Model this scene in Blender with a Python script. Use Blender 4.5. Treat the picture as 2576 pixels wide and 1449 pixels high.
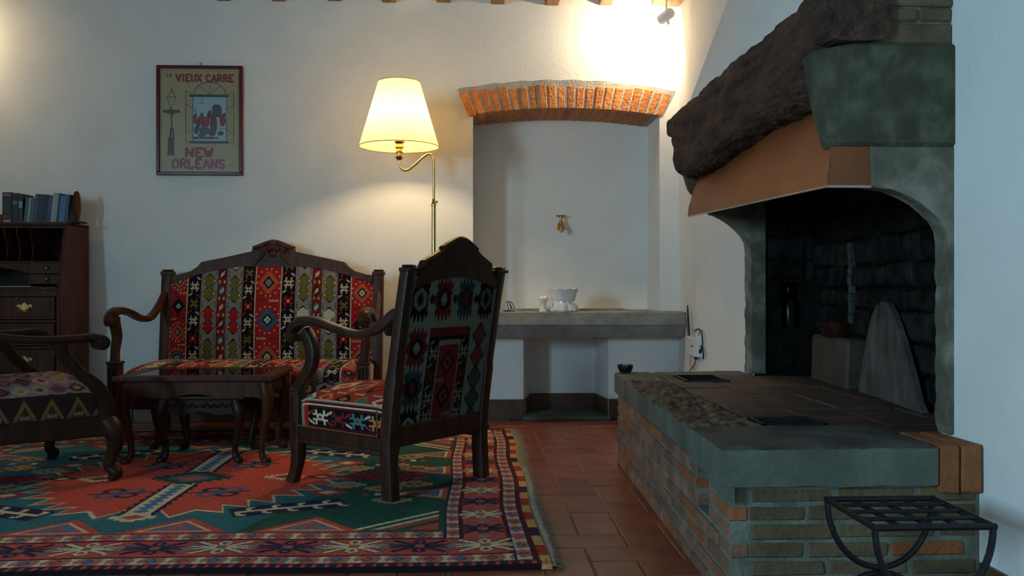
import bpy, bmesh, math, random
import numpy as np
from mathutils import Vector, Matrix, noise

random.seed(11)
SC = bpy.context.scene
COL = SC.collection
for _o in list(bpy.data.objects):
    bpy.data.objects.remove(_o)

# ------------------------------------------------------------------ camera, light, exposure
EYE = 0.85                       # camera height, metres
FPX = 2200.0                     # focal length in photo pixels (frame 2576 x 1449)
YAW = math.atan(98.0 / FPX)      # camera turned a little to the right of the room axis
cam_d = bpy.data.cameras.new('camera')
cam_d.sensor_width = 36.0
cam_d.lens = 36.0 * FPX / 2576.0
cam_d.clip_start = 0.05
cam = bpy.data.objects.new('camera', cam_d)
cam.location = (0, 0, EYE)
cam.rotation_euler = (math.pi / 2, 0, -YAW)
COL.objects.link(cam)
SC.camera = cam

SC.view_settings.view_transform = 'Standard'
SC.view_settings.look = 'None'
SC.view_settings.gamma = 1.0
SC.view_settings.use_curve_mapping = False
SC.view_settings.exposure = 0.0

world = bpy.data.worlds.new('sky')
SC.world = world
world.use_nodes = True
world.node_tree.nodes['Background'].inputs[0].default_value = (0.55, 0.78, 1.0, 1)
world.node_tree.nodes['Background'].inputs[1].default_value = 0.5

def area_light(name, loc, rot, sx, sy, power, color):
    d = bpy.data.lights.new(name, 'AREA')
    d.shape = 'RECTANGLE'; d.size = sx; d.size_y = sy
    d.energy = power; d.color = color
    o = bpy.data.objects.new(name, d)
    o.location = loc; o.rotation_euler = rot
    COL.objects.link(o)
    return o
# daylight standing in the window opening of the left wall
area_light('window_daylight', (-4.02, -1.3, 1.68), (math.radians(90), 0, math.radians(-90)), 1.1, 1.25, 255, (0.42, 0.76, 1.0))
WARM = (1.0, 0.74, 0.40)

# ------------------------------------------------------------------ helpers
c_, s_ = math.cos(YAW), math.sin(YAW)
def ray(x, y):
    u = (x - 1288.0) / FPX; v = (725.0 - y) / FPX
    return (u * c_ + s_, c_ - u * s_, v)
def on_y(x, y, Y):
    d = ray(x, y); t = Y / d[1]
    return Vector((d[0] * t, Y, EYE + d[2] * t))
def on_x(x, y, X):
    d = ray(x, y); t = X / d[0]
    return Vector((X, d[1] * t, EYE + d[2] * t))
def on_z(x, y, Z):
    d = ray(x, y); t = (Z - EYE) / d[2]
    return Vector((d[0] * t, d[1] * t, Z))

def lin(c):
    return tuple(((k / 255.0) / 12.92 if k / 255.0 <= 0.04045 else ((k / 255.0 + 0.055) / 1.055) ** 2.4) for k in c)

def link(o, parent=None):
    COL.objects.link(o)
    if parent is not None:
        o.parent = parent
    return o

def tag(o, label=None, cat=None, group=None, kind=None):
    if label: o['label'] = label
    if cat: o['category'] = cat
    if group: o['group'] = group
    if kind: o['kind'] = kind
    return o

def thing(name, loc, rz, label, cat, group=None):
    o = bpy.data.objects.new(name, None)
    o.empty_display_size = 0.1
    o.location = loc; o.rotation_euler = (0, 0, rz)
    link(o)
    return tag(o, label, cat, group)

def put(name, bm, mat, parent=None, smooth=False, loc=None, rot=None, ang=38, kind=None):
    bmesh.ops.recalc_face_normals(bm, faces=bm.faces[:])
    me = bpy.data.meshes.new(name)
    bm.to_mesh(me); bm.free()
    if smooth:
        me.polygons.foreach_set('use_smooth', [True] * len(me.polygons))
        me.set_sharp_from_angle(angle=math.radians(ang))
    me.materials.append(mat)
    o = bpy.data.objects.new(name, me)
    link(o, parent)
    if loc: o.location = loc
    if rot: o.rotation_euler = rot
    if kind: o['kind'] = kind
    return o

def BM():
    return bmesh.new()

def bevel(bm, verts, w, seg=1):
    vs = set(verts)
    es = [e for e in bm.edges if e.verts[0] in vs and e.verts[1] in vs]
    bmesh.ops.bevel(bm, geom=es, offset=w, segments=seg, affect='EDGES', profile=0.6, clamp_overlap=True)

def box(bm, x0, x1, y0, y1, z0, z1, bev=0.0, seg=1, jit=0.0):
    vs = []
    for z in (z0, z1):
        for (x, y) in ((x0, y0), (x1, y0), (x1, y1), (x0, y1)):
            j = [random.uniform(-jit, jit) for _ in range(3)] if jit else (0, 0, 0)
            vs.append(bm.verts.new((x + j[0], y + j[1], z + j[2])))
    for f in ((3, 2, 1, 0), (4, 5, 6, 7), (0, 1, 5, 4), (1, 2, 6, 5), (2, 3, 7, 6), (3, 0, 4, 7)):
        bm.faces.new([vs[i] for i in f])
    if bev: bevel(bm, vs, bev, seg)
    return vs

def hexa(bm, bot, top, bev=0.0):
    """box between two quads given as 3D corner lists"""
    vs = [bm.verts.new(p) for p in list(bot) + list(top)]
    for f in ((3, 2, 1, 0), (4, 5, 6, 7), (0, 1, 5, 4), (1, 2, 6, 5), (2, 3, 7, 6), (3, 0, 4, 7)):
        bm.faces.new([vs[i] for i in f])
    if bev: bevel(bm, vs, bev)
    return vs

def prism(bm, pts, axis, a, b, bev=0.0):
    def P(p, t):
        if axis == 'y': return (p[0], t, p[1])
        if axis == 'x': return (t, p[0], p[1])
        return (p[0], p[1], t)
    A = [bm.verts.new(P(p, a)) for p in pts]
    B = [bm.verts.new(P(p, b)) for p in pts]
    n = len(pts)
    fa = bm.faces.new(A); fb = bm.faces.new(B[::-1])
    for i in range(n):
        bm.faces.new((A[i], B[i], B[(i + 1) % n], A[(i + 1) % n]))
    if bev:
        es = list(fa.edges) + list(fb.edges)
        bmesh.ops.bevel(bm, geom=es, offset=bev, segments=1, affect='EDGES', clamp_overlap=True)
    return A + B

def cr(pts, n=6):
    """Catmull-Rom through points of any dimension"""
    P = [np.array(p, float) for p in pts]
    P = [2 * P[0] - P[1]] + P + [2 * P[-1] - P[-2]]
    out = []
    for i in range(1, len(P) - 2):
        for k in range(n):
            t = k / n
            a, b, c, d = P[i - 1], P[i], P[i + 1], P[i + 2]
            out.append(0.5 * (2 * b + (c - a) * t + (2 * a - 5 * b + 4 * c - d) * t * t + (3 * b - a - 3 * c + d) * t ** 3))
    out.append(P[-2])
    return out

def rr(w, h, r=0.3, n=3):
    """rounded rectangle section"""
    r = r * min(w, h); pts = []
    for cx, cy, a0 in ((w / 2 - r, h / 2 - r, 0), (-w / 2 + r, h / 2 - r, 90), (-w / 2 + r, -h / 2 + r, 180), (w / 2 - r, -h / 2 + r, 270)):
        for k in range(n + 1):
            a = math.radians(a0 + 90 * k / n)
            pts.append((cx + r * math.cos(a), cy + r * math.sin(a)))
    return pts

def loft(bm, rings, cap=True):
    R = [[bm.verts.new(p) for p in r] for r in rings]
    n = len(R[0])
    for i in range(len(R) - 1):
        for k in range(n):
            bm.faces.new((R[i][k], R[i][(k + 1) % n], R[i + 1][(k + 1) % n], R[i + 1][k]))
    if cap:
        bm.faces.new(R[0][::-1]); bm.faces.new(R[-1])

def sweep(bm, path, side, rnd=0.3, n=2):
    """path: (x,y,z,w,h): w across 'side', h across the curve; section a rounded rectangle"""
    side = Vector(side).normalized(); rings = []
    L = len(path)
    for i, p in enumerate(path):
        a = Vector(path[max(i - 1, 0)][:3]); b = Vector(path[min(i + 1, L - 1)][:3])
        t = (b - a).normalized()
        nrm = t.cross(side).normalized()
        rings.append([Vector(p[:3]) + side * q[0] + nrm * q[1] for q in rr(p[3], p[4], rnd, n)])
    loft(bm, rings)

def tube(bm, path, r, n=8):
    """round tube through 3D points, r constant or list"""
    L = len(path); P = [Vector(p[:3]) for p in path]
    t0 = (P[1] - P[0]).normalized()
    up = Vector((0, 0, 1)) if abs(t0.z) < 0.9 else Vector((1, 0, 0))
    nv = t0.cross(up).normalized(); rings = []
    for i in range(L):
        t = (P[min(i + 1, L - 1)] - P[max(i - 1, 0)]).normalized()
        nv = (nv - t * nv.dot(t)).normalized()
        bv = t.cross(nv)
        rad = r[i] if isinstance(r, (list, tuple)) else r
        rings.append([P[i] + nv * rad * math.cos(2 * math.pi * k / n) + bv * rad * math.sin(2 * math.pi * k / n) for k in range(n)])
    loft(bm, rings)

def lathe(bm, prof, n=24, M=None, closed=False):
    """prof: (r,z) list turned around z"""
    rings = []
    for r, z in prof:
        rings.append([Vector((max(r, 1e-4) * math.cos(2 * math.pi * k / n), max(r, 1e-4) * math.sin(2 * math.pi * k / n), z)) for k in range(n)])
    if M is not None:
        rings = [[M @ p for p in R] for R in rings]
    if closed:
        rings.append(rings[0])
    loft(bm, rings, cap=not closed)
    if closed:
        bmesh.ops.remove_doubles(bm, verts=bm.verts[:], dist=1e-6)

def ball(bm, c, r, sx=1, sy=1, sz=1, u=12, v=8):
    g = bmesh.ops.create_uvsphere(bm, u_segments=u, v_segments=v, radius=r)
    for q in g['verts']:
        q.co = Vector((q.co.x * sx + c[0], q.co.y * sy + c[1], q.co.z * sz + c[2]))

# ------------------------------------------------------------------ materials
def mat(name, c1, c2=None, rough=0.6, metal=0.0, nscale=8.0, bump=0.0, bscale=40.0, rnd=0.0, detail=6.0, stretch=None, coat=0.0, spec=0.5, c3=None, dist=0.01):
    m = bpy.data.materials.new(name); m.use_nodes = True
    nt = m.node_tree; N = nt.nodes; L = nt.links
    b = N['Principled BSDF']
    b.inputs['Roughness'].default_value = rough
    b.inputs['Metallic'].default_value = metal
    b.inputs['Specular IOR Level'].default_value = spec
    if coat:
        b.inputs['Coat Weight'].default_value = coat; b.inputs['Coat Roughness'].default_value = 0.15
    tc = N.new('ShaderNodeTexCoord'); vec = tc.outputs['Object']
    if stretch:
        mp = N.new('ShaderNodeMapping'); mp.inputs['Scale'].default_value = stretch
        L.new(vec, mp.inputs['Vector']); vec = mp.outputs['Vector']
    if c2 is None:
        b.inputs['Base Color'].default_value = (*c1, 1)
    else:
        nz = N.new('ShaderNodeTexNoise'); nz.inputs['Scale'].default_value = nscale; nz.inputs['Detail'].default_value = detail
        L.new(vec, nz.inputs['Vector'])
        rp = N.new('ShaderNodeValToRGB')
        rp.color_ramp.elements[0].position = 0.32; rp.color_ramp.elements[0].color = (*c1, 1)
        rp.color_ramp.elements[1].position = 0.68; rp.color_ramp.elements[1].color = (*c2, 1)
        if c3:
            e = rp.color_ramp.elements.new(0.5); e.color = (*c3, 1)
        L.new(nz.outputs['Fac'], rp.inputs['Fac'])
        outc = rp.outputs['Color']
        if rnd:
            oi = N.new('ShaderNodeObjectInfo')
            hs = N.new('ShaderNodeHueSaturation')
            mr = N.new('ShaderNodeMapRange'); mr.inputs['To Min'].default_value = 1 - rnd; mr.inputs['To Max'].default_value = 1 + rnd
            L.new(oi.outputs['Random'], mr.inputs['Value']); L.new(mr.outputs['Result'], hs.inputs['Value'])
            mr2 = N.new('ShaderNodeMapRange'); mr2.inputs['To Min'].default_value = 0.5 - rnd * 0.03; mr2.inputs['To Max'].default_value = 0.5 + rnd * 0.03
            mth = N.new('ShaderNodeMath'); mth.operation = 'FRACT'
            ml = N.new('ShaderNodeMath'); ml.operation = 'MULTIPLY'; ml.inputs[1].default_value = 7.31
            L.new(oi.outputs['Random'], ml.inputs[0]); L.new(ml.outputs[0], mth.inputs[0]); L.new(mth.outputs[0], mr2.inputs['Value'])
            L.new(mr2.outputs['Result'], hs.inputs['Hue'])
            L.new(outc, hs.inputs['Color']); outc = hs.outputs['Color']
        L.new(outc, b.inputs['Base Color'])
    if bump:
        bz = N.new('ShaderNodeTexNoise'); bz.inputs['Scale'].default_value = bscale; bz.inputs['Detail'].default_value = 8
        L.new(vec, bz.inputs['Vector'])
        bp = N.new('ShaderNodeBump'); bp.inputs['Strength'].default_value = bump; bp.inputs['Distance'].default_value = dist
        L.new(bz.outputs['Fac'], bp.inputs['Height']); L.new(bp.outputs['Normal'], b.inputs['Normal'])
    return m

def emit(name, col, strength):
    m = bpy.data.materials.new(name); m.use_nodes = True
    b = m.node_tree.nodes['Principled BSDF']
    b.inputs['Base Color'].default_value = (*col, 1)
    b.inputs['Emission Color'].default_value = (*col, 1)
    b.inputs['Emission Strength'].default_value = strength
    return m

def woven(name, rough=0.95, bump=0.35, scale=420, var=0.35):
    m = bpy.data.materials.new(name); m.use_nodes = True
    nt = m.node_tree; N = nt.nodes; L = nt.links
    b = N['Principled BSDF']; b.inputs['Roughness'].default_value = rough; b.inputs['Specular IOR Level'].default_value = 0.15
    at = N.new('ShaderNodeAttribute'); at.attribute_name = 'Col'
    nz = N.new('ShaderNodeTexNoise'); nz.inputs['Scale'].default_value = 60; nz.inputs['Detail'].default_value = 6
    tc = N.new('ShaderNodeTexCoord'); L.new(tc.outputs['Object'], nz.inputs['Vector'])
    mr = N.new('ShaderNodeMapRange'); mr.inputs['To Min'].default_value = 1 - var; mr.inputs['To Max'].default_value = 1 + var
    L.new(nz.outputs['Fac'], mr.inputs['Value'])
    mx = N.new('ShaderNodeVectorMath'); mx.operation = 'SCALE'
    L.new(at.outputs['Color'], mx.inputs[0]); L.new(mr.outputs['Result'], mx.inputs['Scale'])
    L.new(mx.outputs['Vector'], b.inputs['Base Color'])
    bz = N.new('ShaderNodeTexNoise'); bz.inputs['Scale'].default_value = scale; bz.inputs['Detail'].default_value = 2
    L.new(tc.outputs['Object'], bz.inputs['Vector'])
    bp = N.new('ShaderNodeBump'); bp.inputs['Strength'].default_value = bump; bp.inputs['Distance'].default_value = 0.004
    L.new(bz.outputs['Fac'], bp.inputs['Height']); L.new(bp.outputs['Normal'], b.inputs['Normal'])
    return m

M = {}
M['plaster'] = mat('plaster', (0.74, 0.72, 0.68), (0.80, 0.78, 0.74), 0.9, nscale=3, bump=0.25, bscale=55, dist=0.006)
M['grout'] = mat('grout', (0.20, 0.13, 0.09), (0.30, 0.21, 0.15), 0.8, nscale=20, bump=0.3, bscale=150)
M['cotto'] = mat('cotto', (0.20, 0.050, 0.024), (0.30, 0.085, 0.042), 0.30, nscale=7, bump=0.12, bscale=90, rnd=0.16, spec=0.5, dist=0.004)
M['skirting'] = mat('skirting', (0.075, 0.032, 0.016), (0.12, 0.055, 0.03), 0.45, nscale=9, bump=0.15)
M['joist'] = mat('joist', (0.16, 0.085, 0.04), (0.30, 0.17, 0.085), 0.7, nscale=6, bump=0.3, stretch=(6, 0.6, 6), rnd=0.1)
M['brick_arch'] = mat('brick_arch', (0.42, 0.13, 0.035), (0.66, 0.25, 0.065), 0.85, nscale=22, bump=0.9, bscale=60, rnd=0.18, dist=0.012)
M['mortar'] = mat('mortar', (0.30, 0.28, 0.25), (0.42, 0.40, 0.36), 0.95, nscale=14, bump=0.6, bscale=80)
M['mortar_green'] = mat('mortar_green', (0.095, 0.105, 0.080), (0.19, 0.20, 0.16), 0.95, nscale=14, bump=0.6, bscale=80)
M['brick'] = mat('brick', (0.15, 0.065, 0.038), (0.26, 0.13, 0.080), 0.9, nscale=14, bump=0.7, bscale=70, rnd=0.25)
M['brick_orange'] = mat('brick_orange', (0.21, 0.068, 0.020), (0.29, 0.10, 0.035), 0.9, nscale=14, bump=0.6, bscale=70, rnd=0.1)
M['brick_buff'] = mat('brick_buff', (0.085, 0.060, 0.030), (0.15, 0.105, 0.055), 0.9, nscale=10, bump=0.6, bscale=60, rnd=0.15)
M['serena'] = mat('serena', (0.062, 0.072, 0.056), (0.130, 0.140, 0.115), 0.9, nscale=5, bump=0.5, bscale=45, rnd=0.08)
M['shelf_stone'] = mat('shelf_stone', (0.20, 0.19, 0.165), (0.31, 0.29, 0.25), 0.85, nscale=12, bump=0.5, bscale=60)
M['rough_stone'] = mat('rough_stone', (0.020, 0.014, 0.009), (0.15, 0.105, 0.065), 0.85, nscale=22, bump=0.9, bscale=35, dist=0.02)
M['hearth_tile'] = mat('hearth_tile', (0.026, 0.018, 0.014), (0.095, 0.060, 0.042), 0.75, nscale=5, bump=0.4, bscale=50, rnd=0.25)
M['serena_sooty'] = mat('serena_sooty', (0.022, 0.019, 0.015), (0.085, 0.082, 0.068), 0.9, nscale=7, bump=0.5, bscale=45)
M['soot'] = mat('soot', (0.0035, 0.0035, 0.0035), (0.022, 0.021, 0.018), 0.95, nscale=11, bump=1.0, bscale=18, rnd=0.5, spec=0.1, dist=0.03)
M['fireback'] = mat('fireback', (0.022, 0.014, 0.010), (0.115, 0.098, 0.085), 0.9, nscale=6, bump=0.4, bscale=40, stretch=(2, 2, 0.7))
M['beam'] = mat('beam', (0.018, 0.008, 0.005), (0.105, 0.047, 0.026), 0.85, nscale=9, bump=1.0, bscale=22, stretch=(3, 0.6, 3), dist=0.03)
M['copper'] = mat('copper', (0.175, 0.050, 0.014), (0.255, 0.080, 0.024), 0.45, metal=0.3, nscale=3, bump=0.1, bscale=12)
M['wood'] = mat('wood', (0.038, 0.0125, 0.005), (0.085, 0.028, 0.011), 0.40, nscale=9, bump=0.12, bscale=40, stretch=(4, 4, 0.7), spec=0.14)
M['wood_chair'] = mat('wood_chair', (0.020, 0.0072, 0.0038), (0.050, 0.0175, 0.009), 0.36, nscale=9, bump=0.1, bscale=40, stretch=(4, 4, 0.7), spec=0.5)
M['wood_red'] = mat('wood_red', (0.042, 0.011, 0.005), (0.085, 0.023, 0.010), 0.45, nscale=7, bump=0.1, bscale=40, stretch=(4, 4, 0.7), spec=0.15)
M['wood_dark'] = mat('wood_dark', (0.016, 0.007, 0.004), (0.034, 0.014, 0.007), 0.36, nscale=9, bump=0.12, bscale=40, stretch=(4, 4, 0.7), spec=0.18)
M['kilim'] = woven('kilim')
M['pile'] = woven('pile', 1.0, 0.6, 260)
M['print'] = woven('print', 0.6, 0.0, var=0.06)
M['fringe'] = mat('fringe', (0.30, 0.26, 0.21), (0.48, 0.43, 0.36), 1.0, nscale=60)
M['brass'] = mat('brass', (0.70, 0.45, 0.13), (0.82, 0.56, 0.20), 0.22, metal=1.0, nscale=20)
M['old_brass'] = mat('old_brass', (0.35, 0.22, 0.07), (0.55, 0.36, 0.13), 0.35, metal=1.0, nscale=30)
M['iron'] = mat('iron', (0.008, 0.008, 0.010), (0.016, 0.016, 0.018), 0.5, metal=0.4, nscale=30, bump=0.2, bscale=120)
M['black'] = mat('black', (0.008, 0.008, 0.009), None, 0.4)
M['white_plastic'] = mat('white_plastic', (0.72, 0.74, 0.76), None, 0.4)
M['porcelain'] = mat('porcelain', (0.78, 0.76, 0.73), (0.84, 0.82, 0.79), 0.12, nscale=5)
M['bowl'] = mat('bowl', (0.022, 0.006, 0.004), (0.042, 0.011, 0.006), 0.12, nscale=6, coat=0.6)
M['bottle'] = mat('bottle', (0.006, 0.018, 0.014), None, 0.08, coat=0.8)
M['frame'] = mat('frame', (0.070, 0.006, 0.007), (0.10, 0.010, 0.011), 0.25, nscale=10, spec=0.3)
M['paper'] = mat('paper', (0.62, 0.62, 0.60), None, 0.8)
M['pages'] = mat('pages', (0.46, 0.41, 0.33), (0.58, 0.53, 0.44), 0.9, nscale=60, stretch=(40, 1, 1))
M['white_paint'] = mat('white_paint', (0.80, 0.78, 0.75), None, 0.6)

# ------------------------------------------------------------------ the room
XL, XR, YB, YF, ZC = -4.0, 1.335, 5.63, -3.2, 2.80

def quad(bm, *p):
    return bm.faces.new([bm.verts.new(q) for q in p])

def wall_with_holes(bm, a0, a1, z0, z1, holes, P):
    """rectangle a0..a1 x z0..z1 minus rectangular holes; P maps (a,z) to 3D"""
    A = sorted(set([a0, a1] + [h[0] for h in holes] + [h[1] for h in holes]))
    Z = sorted(set([z0, z1] + [h[2] for h in holes] + [h[3] for h in holes]))
    for i in range(len(A) - 1):
        for j in range(len(Z) - 1):
            am, zm = (A[i] + A[i + 1]) / 2, (Z[j] + Z[j + 1]) / 2
            if any(h[0] < am < h[1] and h[2] < zm < h[3] for h in holes):
                continue
            quad(bm, P(A[i], Z[j]), P(A[i + 1], Z[j]), P(A[i + 1], Z[j + 1]), P(A[i], Z[j + 1]))

NX0, NX1, NYB = 0.0, 1.21, 6.03          # arched niche
LX0, LX1, LB0, LB1, LYB = 0.325, 0.875, 0.385, 0.834, 5.95   # splayed low niche under the shelf
bm = BM()
wall_with_holes(bm, XL, XR, 0, ZC, [(NX0, NX1, 0.60, 2.06), (LX0, LX1, 0.0, 0.56)], lambda a, z: (a, YB, z))
quad(bm, (NX0, NYB, 0.60), (NX1, NYB, 0.60), (NX1, NYB, 2.06), (NX0, NYB, 2.06))
quad(bm, (NX0, YB, 0.60), (NX0, NYB, 0.60), (NX0, NYB, 2.06), (NX0, YB, 2.06))
quad(bm, (NX1, YB, 0.60), (NX1, NYB, 0.60), (NX1, NYB, 2.06), (NX1, YB, 2.06))
quad(bm, (NX0, YB, 2.06), (NX1, YB, 2.06), (NX1, NYB, 2.06), (NX0, NYB, 2.06))
quad(bm, (NX0, YB, 0.60), (NX1, YB, 0.60), (NX1, NYB, 0.60), (NX0, NYB, 0.60))
quad(bm, (LB0, LYB, 0), (LB1, LYB, 0), (LB1, LYB, 0.56), (LB0, LYB, 0.56))
quad(bm, (LX0, YB, 0), (LB0, LYB, 0), (LB0, LYB, 0.56), (LX0, YB, 0.56))
quad(bm, (LX1, YB, 0), (LB1, LYB, 0), (LB1, LYB, 0.56), (LX1, YB, 0.56))
quad(bm, (LX0, YB, 0.56), (LX1, YB, 0.56), (LB1, LYB, 0.56), (LB0, LYB, 0.56))
bmesh.ops.remove_doubles(bm, verts=bm.verts[:], dist=1e-5)
wall_back = put('wall_back', bm, M['plaster'])
tag(wall_back, 'white plaster wall with an arched niche and ceiling joists above', 'wall', kind='structure')

# brick arch over the niche: bricks fan out a little, each its own piece
def arch_in(x):  return 2.008 - 0.118 * (x - 0.605) ** 2
NB = 22
edges = []
for k in range(NB + 1):
    t = k / NB
    xb = -0.030 + t * 1.262                       # along the lower edge
    lean = (t - 0.5) * 0.13
    edges.append((xb, lean))
for k in range(NB):
    (xa, la), (xb, lb) = edges[k], edges[k + 1]
    g = 0.0055
    top = 0.150 + random.uniform(-0.012, 0.010)
    za, zb = arch_in(xa), arch_in(xb)
    if k == 0: za -= 0.012; zb -= 0.008
    yo = YB - 0.006 - random.uniform(0, 0.008)
    yb = NYB - 0.002
    bm = BM()
    p = [(xa + g, za), (xb - g, zb), (xb - g + lb, zb + top), (xa + g + la, za + top)]
    deep = 0.0 if 0 < k < NB - 1 else 1.0
    ybk = YB + 0.06 if deep else yb
    hexa(bm, [(p[0][0], yo, p[0][1]), (p[1][0], yo, p[1][1]), (p[1][0], ybk, p[1][1]), (p[0][0], ybk, p[0][1])],
         [(p[3][0], yo, p[3][1]), (p[2][0], yo, p[2][1]), (p[2][0], ybk, p[2][1]), (p[3][0], ybk, p[3][1])], 0.006)
    put('brick', bm, M['brick_arch'], wall_back)
# mortar bed in and above the arch
bm = BM()
up = []
for k in range(25):
    t = k / 24; x = -0.10 + t * 1.412
    up.append((x, 2.194 - 0.066 * ((x - 0.605) / 0.71) ** 2 + 0.004 * math.sin(k * 2.1)))
lo = [(-0.028 + 1.258 * (1 - k / 24), arch_in(-0.028 + 1.258 * (1 - k / 24)) + 0.006) for k in range(25)]
prism(bm, up + lo, 'y', YB - 0.004, YB + 0.05)
prism(bm, [(0.002, 2.05)] + [(0.002 + 1.206 * k / 24, arch_in(0.002 + 1.206 * k / 24) + 0.006) for k in range(25)] + [(1.208, 2.05)], 'y', YB + 0.04, NYB - 0.001)
put('arch_mortar', bm, M['mortar'], wall_back)

# right wall, with the firebox opening
FY0, FY1 = 2.44, 4.10
bm = BM()
wall_with_holes(bm, YF, YB, 0, ZC, [(FY0, FY1, 0.30, 1.32)], lambda a, z: (XR, a, z))
bmesh.ops.remove_doubles(bm, verts=bm.verts[:], dist=1e-5)
tag(put('wall_right', bm, M['plaster']), 'white plaster wall that the fireplace is built into', 'wall', kind='structure')

W1 = (-1.95, -.65, 1.03, 2.33)
bm = BM()
wall_with_holes(bm, XL, XR, 0, ZC, [], lambda a, z: (a, YF, z))
tag(put('wall_front', bm, M['plaster']), 'plain plaster wall behind the viewer', 'wall', kind='structure')
bm = BM()
wall_with_holes(bm, YF, YB, 0, ZC, [W1], lambda a, z: (XL, a, z))
tag(put('wall_left', bm, M['plaster']), 'plaster wall at the far left with a window', 'wall', kind='structure')
def window(n, h, P, label):
    root = thing('window_%d' % n, P(h[0], h[2], 0), 0, label, 'window'); root['kind'] = 'structure'
    o = Vector(P(h[0], h[2], 0))
    def bar(a0, a1, z0, z1, d0, d1):
        bm = BM(); ps = [Vector(P(a, z, d)) - o for a in (a0, a1) for z in (z0, z1) for d in (d0, d1)]
        x0, x1 = min(p.x for p in ps), max(p.x for p in ps); y0, y1 = min(p.y for p in ps), max(p.y for p in ps); q0, q1 = min(p.z for p in ps), max(p.z for p in ps)
        box(bm, x0, x1, y0, y1, q0, q1, 0.004)
        return bm
    a0, a1, z0, z1 = h
    for t in ((a0, a0 + .05, z0, z1), (a1 - .05, a1, z0, z1), (a0, a1, z0, z0 + .05), (a0, a1, z1 - .05, z1)):
        put('window_frame', bar(*t, -0.06, 0.01), M['white_paint'], root)
    put('window_sill', bar(a0 - .04, a1 + .04, z0 - .04, z0, -0.06, 0.10), M['white_paint'], root)
window(1, W1, lambda a, z, d: (XL + d, a, z), 'white framed window in the left wall')

# ceiling on joists
bm = BM(); quad(bm, (XL, YF, ZC), (XR, YF, ZC), (XR, YB, ZC), (XL, YB, ZC))
ceiling = put('ceiling', bm, M['plaster']); tag(ceiling, 'plaster ceiling carried by squared wooden joists', 'ceiling', kind='structure')
jx = [0.159 + 0.348 * k for k in range(-11, 4)]
jx = [x for x in jx if XL + 0.05 < x < 1.25] + [1.288]
for x in jx:
    bm = BM(); box(bm, x - 0.045, x + 0.045, YF, YB - 0.001, 2.675 + random.uniform(-.004, .006), ZC, 0.006)
    put('joist', bm, M['joist'], ceiling)

# floor: cotto laid in herringbone, real joints
bm = BM(); quad(bm, (XL, YF, -0.004), (XR + 0.4, YF, -0.004), (XR + 0.4, 6.1, -0.004), (XL, 6.1, -0.004))
floor = put('floor', bm, M['grout']); tag(floor, 'red terracotta floor laid in a herringbone pattern', 'floor', kind='structure')
U = 0.147; gx, gy = 0.365, 3.44
far_bm = BM(); tile_mesh = {}
def tile_box(bm, cx, cy, w, d, bev):
    box(bm, cx - w / 2, cx + w / 2, cy - d / 2, cy + d / 2, -0.012, 0.0, bev)
for i in range(-31, 8):
    for j in range(-48, 18):
        s = (i + j) % 4
        x0, y0 = gx + i * U, gy + (j - 1) * U
        if s == 0: w, d = 2 * U, U
        elif s == 2: w, d = U, 2 * U
        else: continue
        cx, cy = x0 + w / 2, y0 + d / 2
        if cx < XL - .1 or cx > XR + .1 or cy < YF - .1 or cy > YB + .28: continue
        seen = (0.05 < cx < 0.85 and 2.0 < cy < 5.75) or (-2.3 < cx <= 0.05 and 2.2 < cy < 2.75) or (0.85 <= cx < 1.5 and 1.5 < cy < 2.2)
        if seen:
            key = s
            if key not in tile_mesh:
                b2 = BM(); tile_box(b2, 0, 0, w - 0.007, d - 0.007, 0.0025)
                tl = put('floor_tile', b2, M['cotto'], floor, loc=(cx, cy, 0)); tile_mesh[key] = tl
            else:
                tl = tile_mesh[key].copy(); link(tl); tl.parent = floor; tl.location = (cx, cy, 0)
            tl.location.z = random.uniform(-0.0012, 0.0006)
            tl.rotation_euler = (random.uniform(-.003, .003), random.uniform(-.003, .003), random.uniform(-.006, .006))
        else:
            tile_box(far_bm, cx, cy, w - 0.007, d - 0.007, 0)
put('floor_tile_field', far_bm, M['cotto'], floor, kind='stuff')

# skirting of dark cotto
def skirt(name, segs, label):
    root = thing(name, (segs[0][0][0], segs[0][0][1], 0), 0, label, 'baseboard'); root['kind'] = 'structure'
    o = Vector((segs[0][0][0], segs[0][0][1], 0))
    for (p, q, nrm) in segs:
        p, q = Vector((*p, 0)), Vector((*q, 0)); nv = Vector((*nrm, 0)).normalized() * 0.014
        L = (q - p).length; n = max(1, round(L / 0.30)); d = (q - p) / n
        for k in range(n):
            a, b = p + d * (k + 0.006) - o, p + d * (k + 0.994) - o
            zt = Vector((0, 0, 0.133))
            bm = BM(); hexa(bm, [a, b, b + nv, a + nv], [a + zt, b + zt, b + nv + zt, a + nv + zt], 0.003)
            put('skirting_tile', bm, M['skirting'], root)
skirt('baseboard_back', [((XL, YB), (LX0, YB), (0, -1)), ((LX1, YB), (XR, YB), (0, -1)), ((LX0, YB), (LB0, LYB), (1, -.2)), ((LB0, LYB), (LB1, LYB), (0, -1)), ((LB1, LYB), (LX1, YB), (-1, -.2))], 'dark brown tile skirting along the plaster wall with the niche')
skirt('baseboard_right', [((XR, YF), (XR, 2.235), (-1, 0)), ((XR, 4.31), (XR, YB), (-1, 0))], 'dark brown tile skirting along the wall of the fireplace')
# worn stone threshold of the low niche
bm = BM(); prism(bm, [(LX0 - .01, YB - .05), (LX1 + .01, YB - .055), (LX1 + .005, YB), (LB1, LYB), (LB0, LYB), (LX0 - .005, YB)], 'z', 0.0, 0.028, 0.006)
tag(put('trim_1', bm, M['serena']), 'worn stone threshold on the floor of the low niche', 'threshold', kind='structure')

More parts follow.
